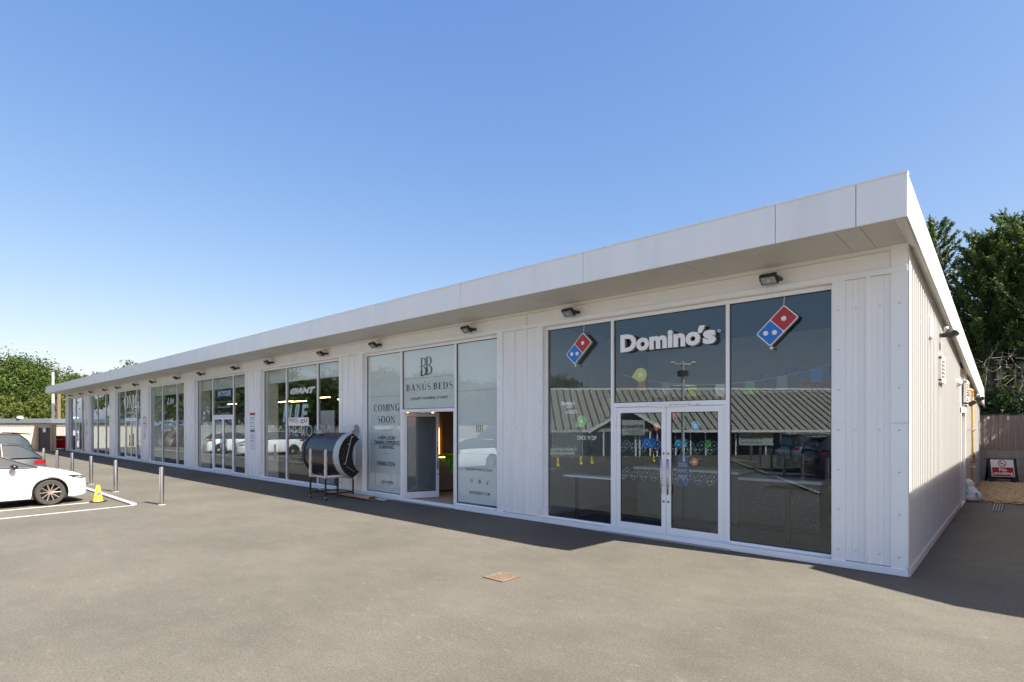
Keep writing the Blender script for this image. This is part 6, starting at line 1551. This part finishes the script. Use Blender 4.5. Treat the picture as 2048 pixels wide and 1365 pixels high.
# gable
gxl, gxr, gxc = OX(1178), OX(1316), OX(1247); gz = OZ(820)
gm = MB().prism([(gxl,ze-0.1),(gxr,ze-0.1),(gxc,gz)], 'y', -1.2, -1.15); op(gm, 'gable_glass', 'sign_black')
gm = MB().prism([(gxl+0.25,ze-0.16),(gxl+0.25,ze+0.06),(gxc,gz+0.14),(gxc,gz-0.10)], 'y', -1.52, -1.42).prism([(gxr-0.25,ze-0.16),(gxc,gz-0.10),(gxc,gz+0.14),(gxr-0.25,ze+0.06)], 'y', -1.52, -1.42); op(gm, 'gable_board', 'sign_white')
gr_ = MB(); 
gr_.v = [(gxl,-1.4,ze-0.02),(gxc,-1.4,gz+0.1),(gxc,6,gz+0.1),(gxl,6,ze-0.02),(gxr,-1.4,ze-0.02),(gxr,6,ze-0.02)]; gr_.f = [(0,1,2,3),(1,4,5,2)]; gr_.m = [0,0]; op(gr_, 'gable_roof', 'tin_roof', fix=False)
op(MB().box(gxr,gxl,-1.2,-1.1,0,1.55), 'entrance_glass', 'letter_dark'); op(MB().box(gxr,gxl,-1.25,-1.12,1.55,1.78), 'lintel', 'concrete')
dm = MB(); 
for px in (1200, 1262, 1270, 1290, 1304): dm.box(OX(px)-0.05,OX(px)+0.05,-1.27,-1.2,0,1.55)
op(dm, 'door_frame', 'frame_white')
# local +x is picture-left in the mirror, so letters run with local x seen from the car park
def osign(name, label, px0, px1, z0, z1, y, m_, lines):
    o_ = empty(name, SHM @ Vector(((OX(px0)+OX(px1))/2, y, z0)), label, 'sign')
    x0_, x1_ = sorted((OX(px0), OX(px1))); op(MB().box(x0_,x1_,y,y+0.04,z0,z1), 'sign_board', m_, o_)
    for (s_, f0, f1, g0, g1, mm) in lines:
        op(text_mesh(s_, x0_+(x1_-x0_)*f0, x0_+(x1_-x0_)*f1, z0+(z1-z0)*g0, z0+(z1-z0)*g1, y-0.01, 0.005, bold=0.03), 'lettering', mm, o_)
osign('entrance_sign', 'white ENTRANCE board under the gable of the shop opposite', 1222, 1278, OZ(870), OZ(841), -1.5, 'panel_grey', (("ENTRANCE",0.05,0.8,0.45,0.68,'sign_black'),("customers only",0.1,0.6,0.30,0.38,'sign_black'),("Monday - Friday 9 - 5:30",0.05,0.7,0.18,0.25,'sign_black'),("Saturday 9am - 6pm",0.05,0.6,0.05,0.12,'sign_black')))
osign('shop_banner', 'white banner with orange and green shop lettering across the car park', 1475, 1543, OZ(891), OZ(862), -0.2, 'panel_grey', (("maidenhead",0.04,0.7,0.60,0.85,'sticker_orange'),("aquatics",0.30,0.95,0.36,0.62,'green_paint'),("AQUATICS",0.3,0.95,0.12,0.26,'vinyl_dark')))
for (px0, px1, y0, y1, m_) in ((1274,1300,893,876,'sign_blue'),(1303,1322,898,878,'sign_navy'),(1348,1372,895,878,'sticker_blue'),(1408,1420,895,880,'green_paint')):
    x0_, x1_ = sorted((OX(px0), OX(px1))); op(MB().box(x0_,x1_,-1.33 if px0 < 1316 else -0.15,-1.30 if px0 < 1316 else -0.1,OZ(y0),OZ(y1)), 'poster', m_)
# camera pole beside it
x, y = mdp(1365, 30); cp = empty('camera_pole', (x,y,0), 'grey pole carrying cameras and a junction box across the car park', 'pole')
z1 = CZ+(YH-725)*30/FPX; P_(MB().tube([(x,y,0),(x,y,z1)], [0.10,0.07], 10), 'pole', 'pole_grey', cp)
P_(MB().box(x-0.22,x+0.22,y-0.2,y+0.2,z1-0.75,z1-0.45), 'junction_box', 'lamp_black', cp)
P_(MB().tube([tuple(Vector((x,y,z1-0.1))-r2*0.65), tuple(Vector((x,y,z1-0.1))+r2*0.65)], 0.03, 6).tube([tuple(Vector((x,y,z1-1.25))-r2*0.55), tuple(Vector((x,y,z1-1.25))+r2*0.55)], 0.03, 6), 'crossarm', 'pole_grey', cp)
for s_ in (-0.62,-0.5,0.5,0.62,0.0):
    q = Vector((x,y,z1-0.02))+r2*s_; P_(MB().lathe([(0.0,-0.06),(0.07,-0.04),(0.07,0.05),(0.0,0.08)], tuple(q), 10), 'camera_head', 'plastic_white', cp, smooth=True)
# palisade fence pieces
pf = empty('palisade_fence', Vector((*mdp(1085,34),0)), 'green steel palisade fence left of the shop opposite', 'fence')
mb = MB(); a, b_ = Vector((*mdp(1000,34),0)), Vector((*mdp(1172,34),0)); L0 = (b_-a).length; d = (b_-a).normalized(); n = int(L0/0.15)
for i in range(n): p = a+d*(i*0.15); mb.box(p.x-0.03,p.x+0.03,p.y-0.02,p.y+0.02,0,1.75)
P_(mb, 'pales', 'pole_grey', pf); P_(MB().tube([tuple(a+Vector((0,0,0.4))),tuple(b_+Vector((0,0,0.4)))],0.03,5).tube([tuple(a+Vector((0,0,1.4))),tuple(b_+Vector((0,0,1.4)))],0.03,5), 'rail', 'green_paint', pf)
pf = empty('palisade_fence', (-52,-8.7,0), 'white paling fence in front of the long pale board fence', 'fence')
mb = MB(); a, b_ = Vector((-50,-8.2,0)), Vector((-42,-11.0,0)); L0 = (b_-a).length; d = (b_-a).normalized(); n = int(L0/0.17)
for i in range(n): p = a+d*(i*0.17); mb.box(p.x-0.035,p.x+0.035,p.y-0.02,p.y+0.02,0,2.0)
P_(mb, 'pales', 'panel_grey', pf)

# ------------------------------------------------------------------ neighbour that shades the alley (just outside the right edge)
HN = 4.6; XN = -1.09 + 0.99*HN; YN = -0.38 + 0.134*HN
nb_ = empty('neighbour_building', (XN+3, YN+8, 0), 'brick workshop on the far side of the alley', 'building')
fx = [(XN,YN),(XN+1.2,YN-0.52),(XN+1.65,YN-0.70),(XN+9,YN-0.9),(XN+9,30),(XN,30)]
P_(MB().prism(fx, 'z', 0, HN-0.25), 'wall', 'brick', nb_); P_(MB().prism([(a*1.0 - (0.0), b) for a, b in fx], 'z', HN-0.248, HN), 'roof', 'grey_roof', nb_)
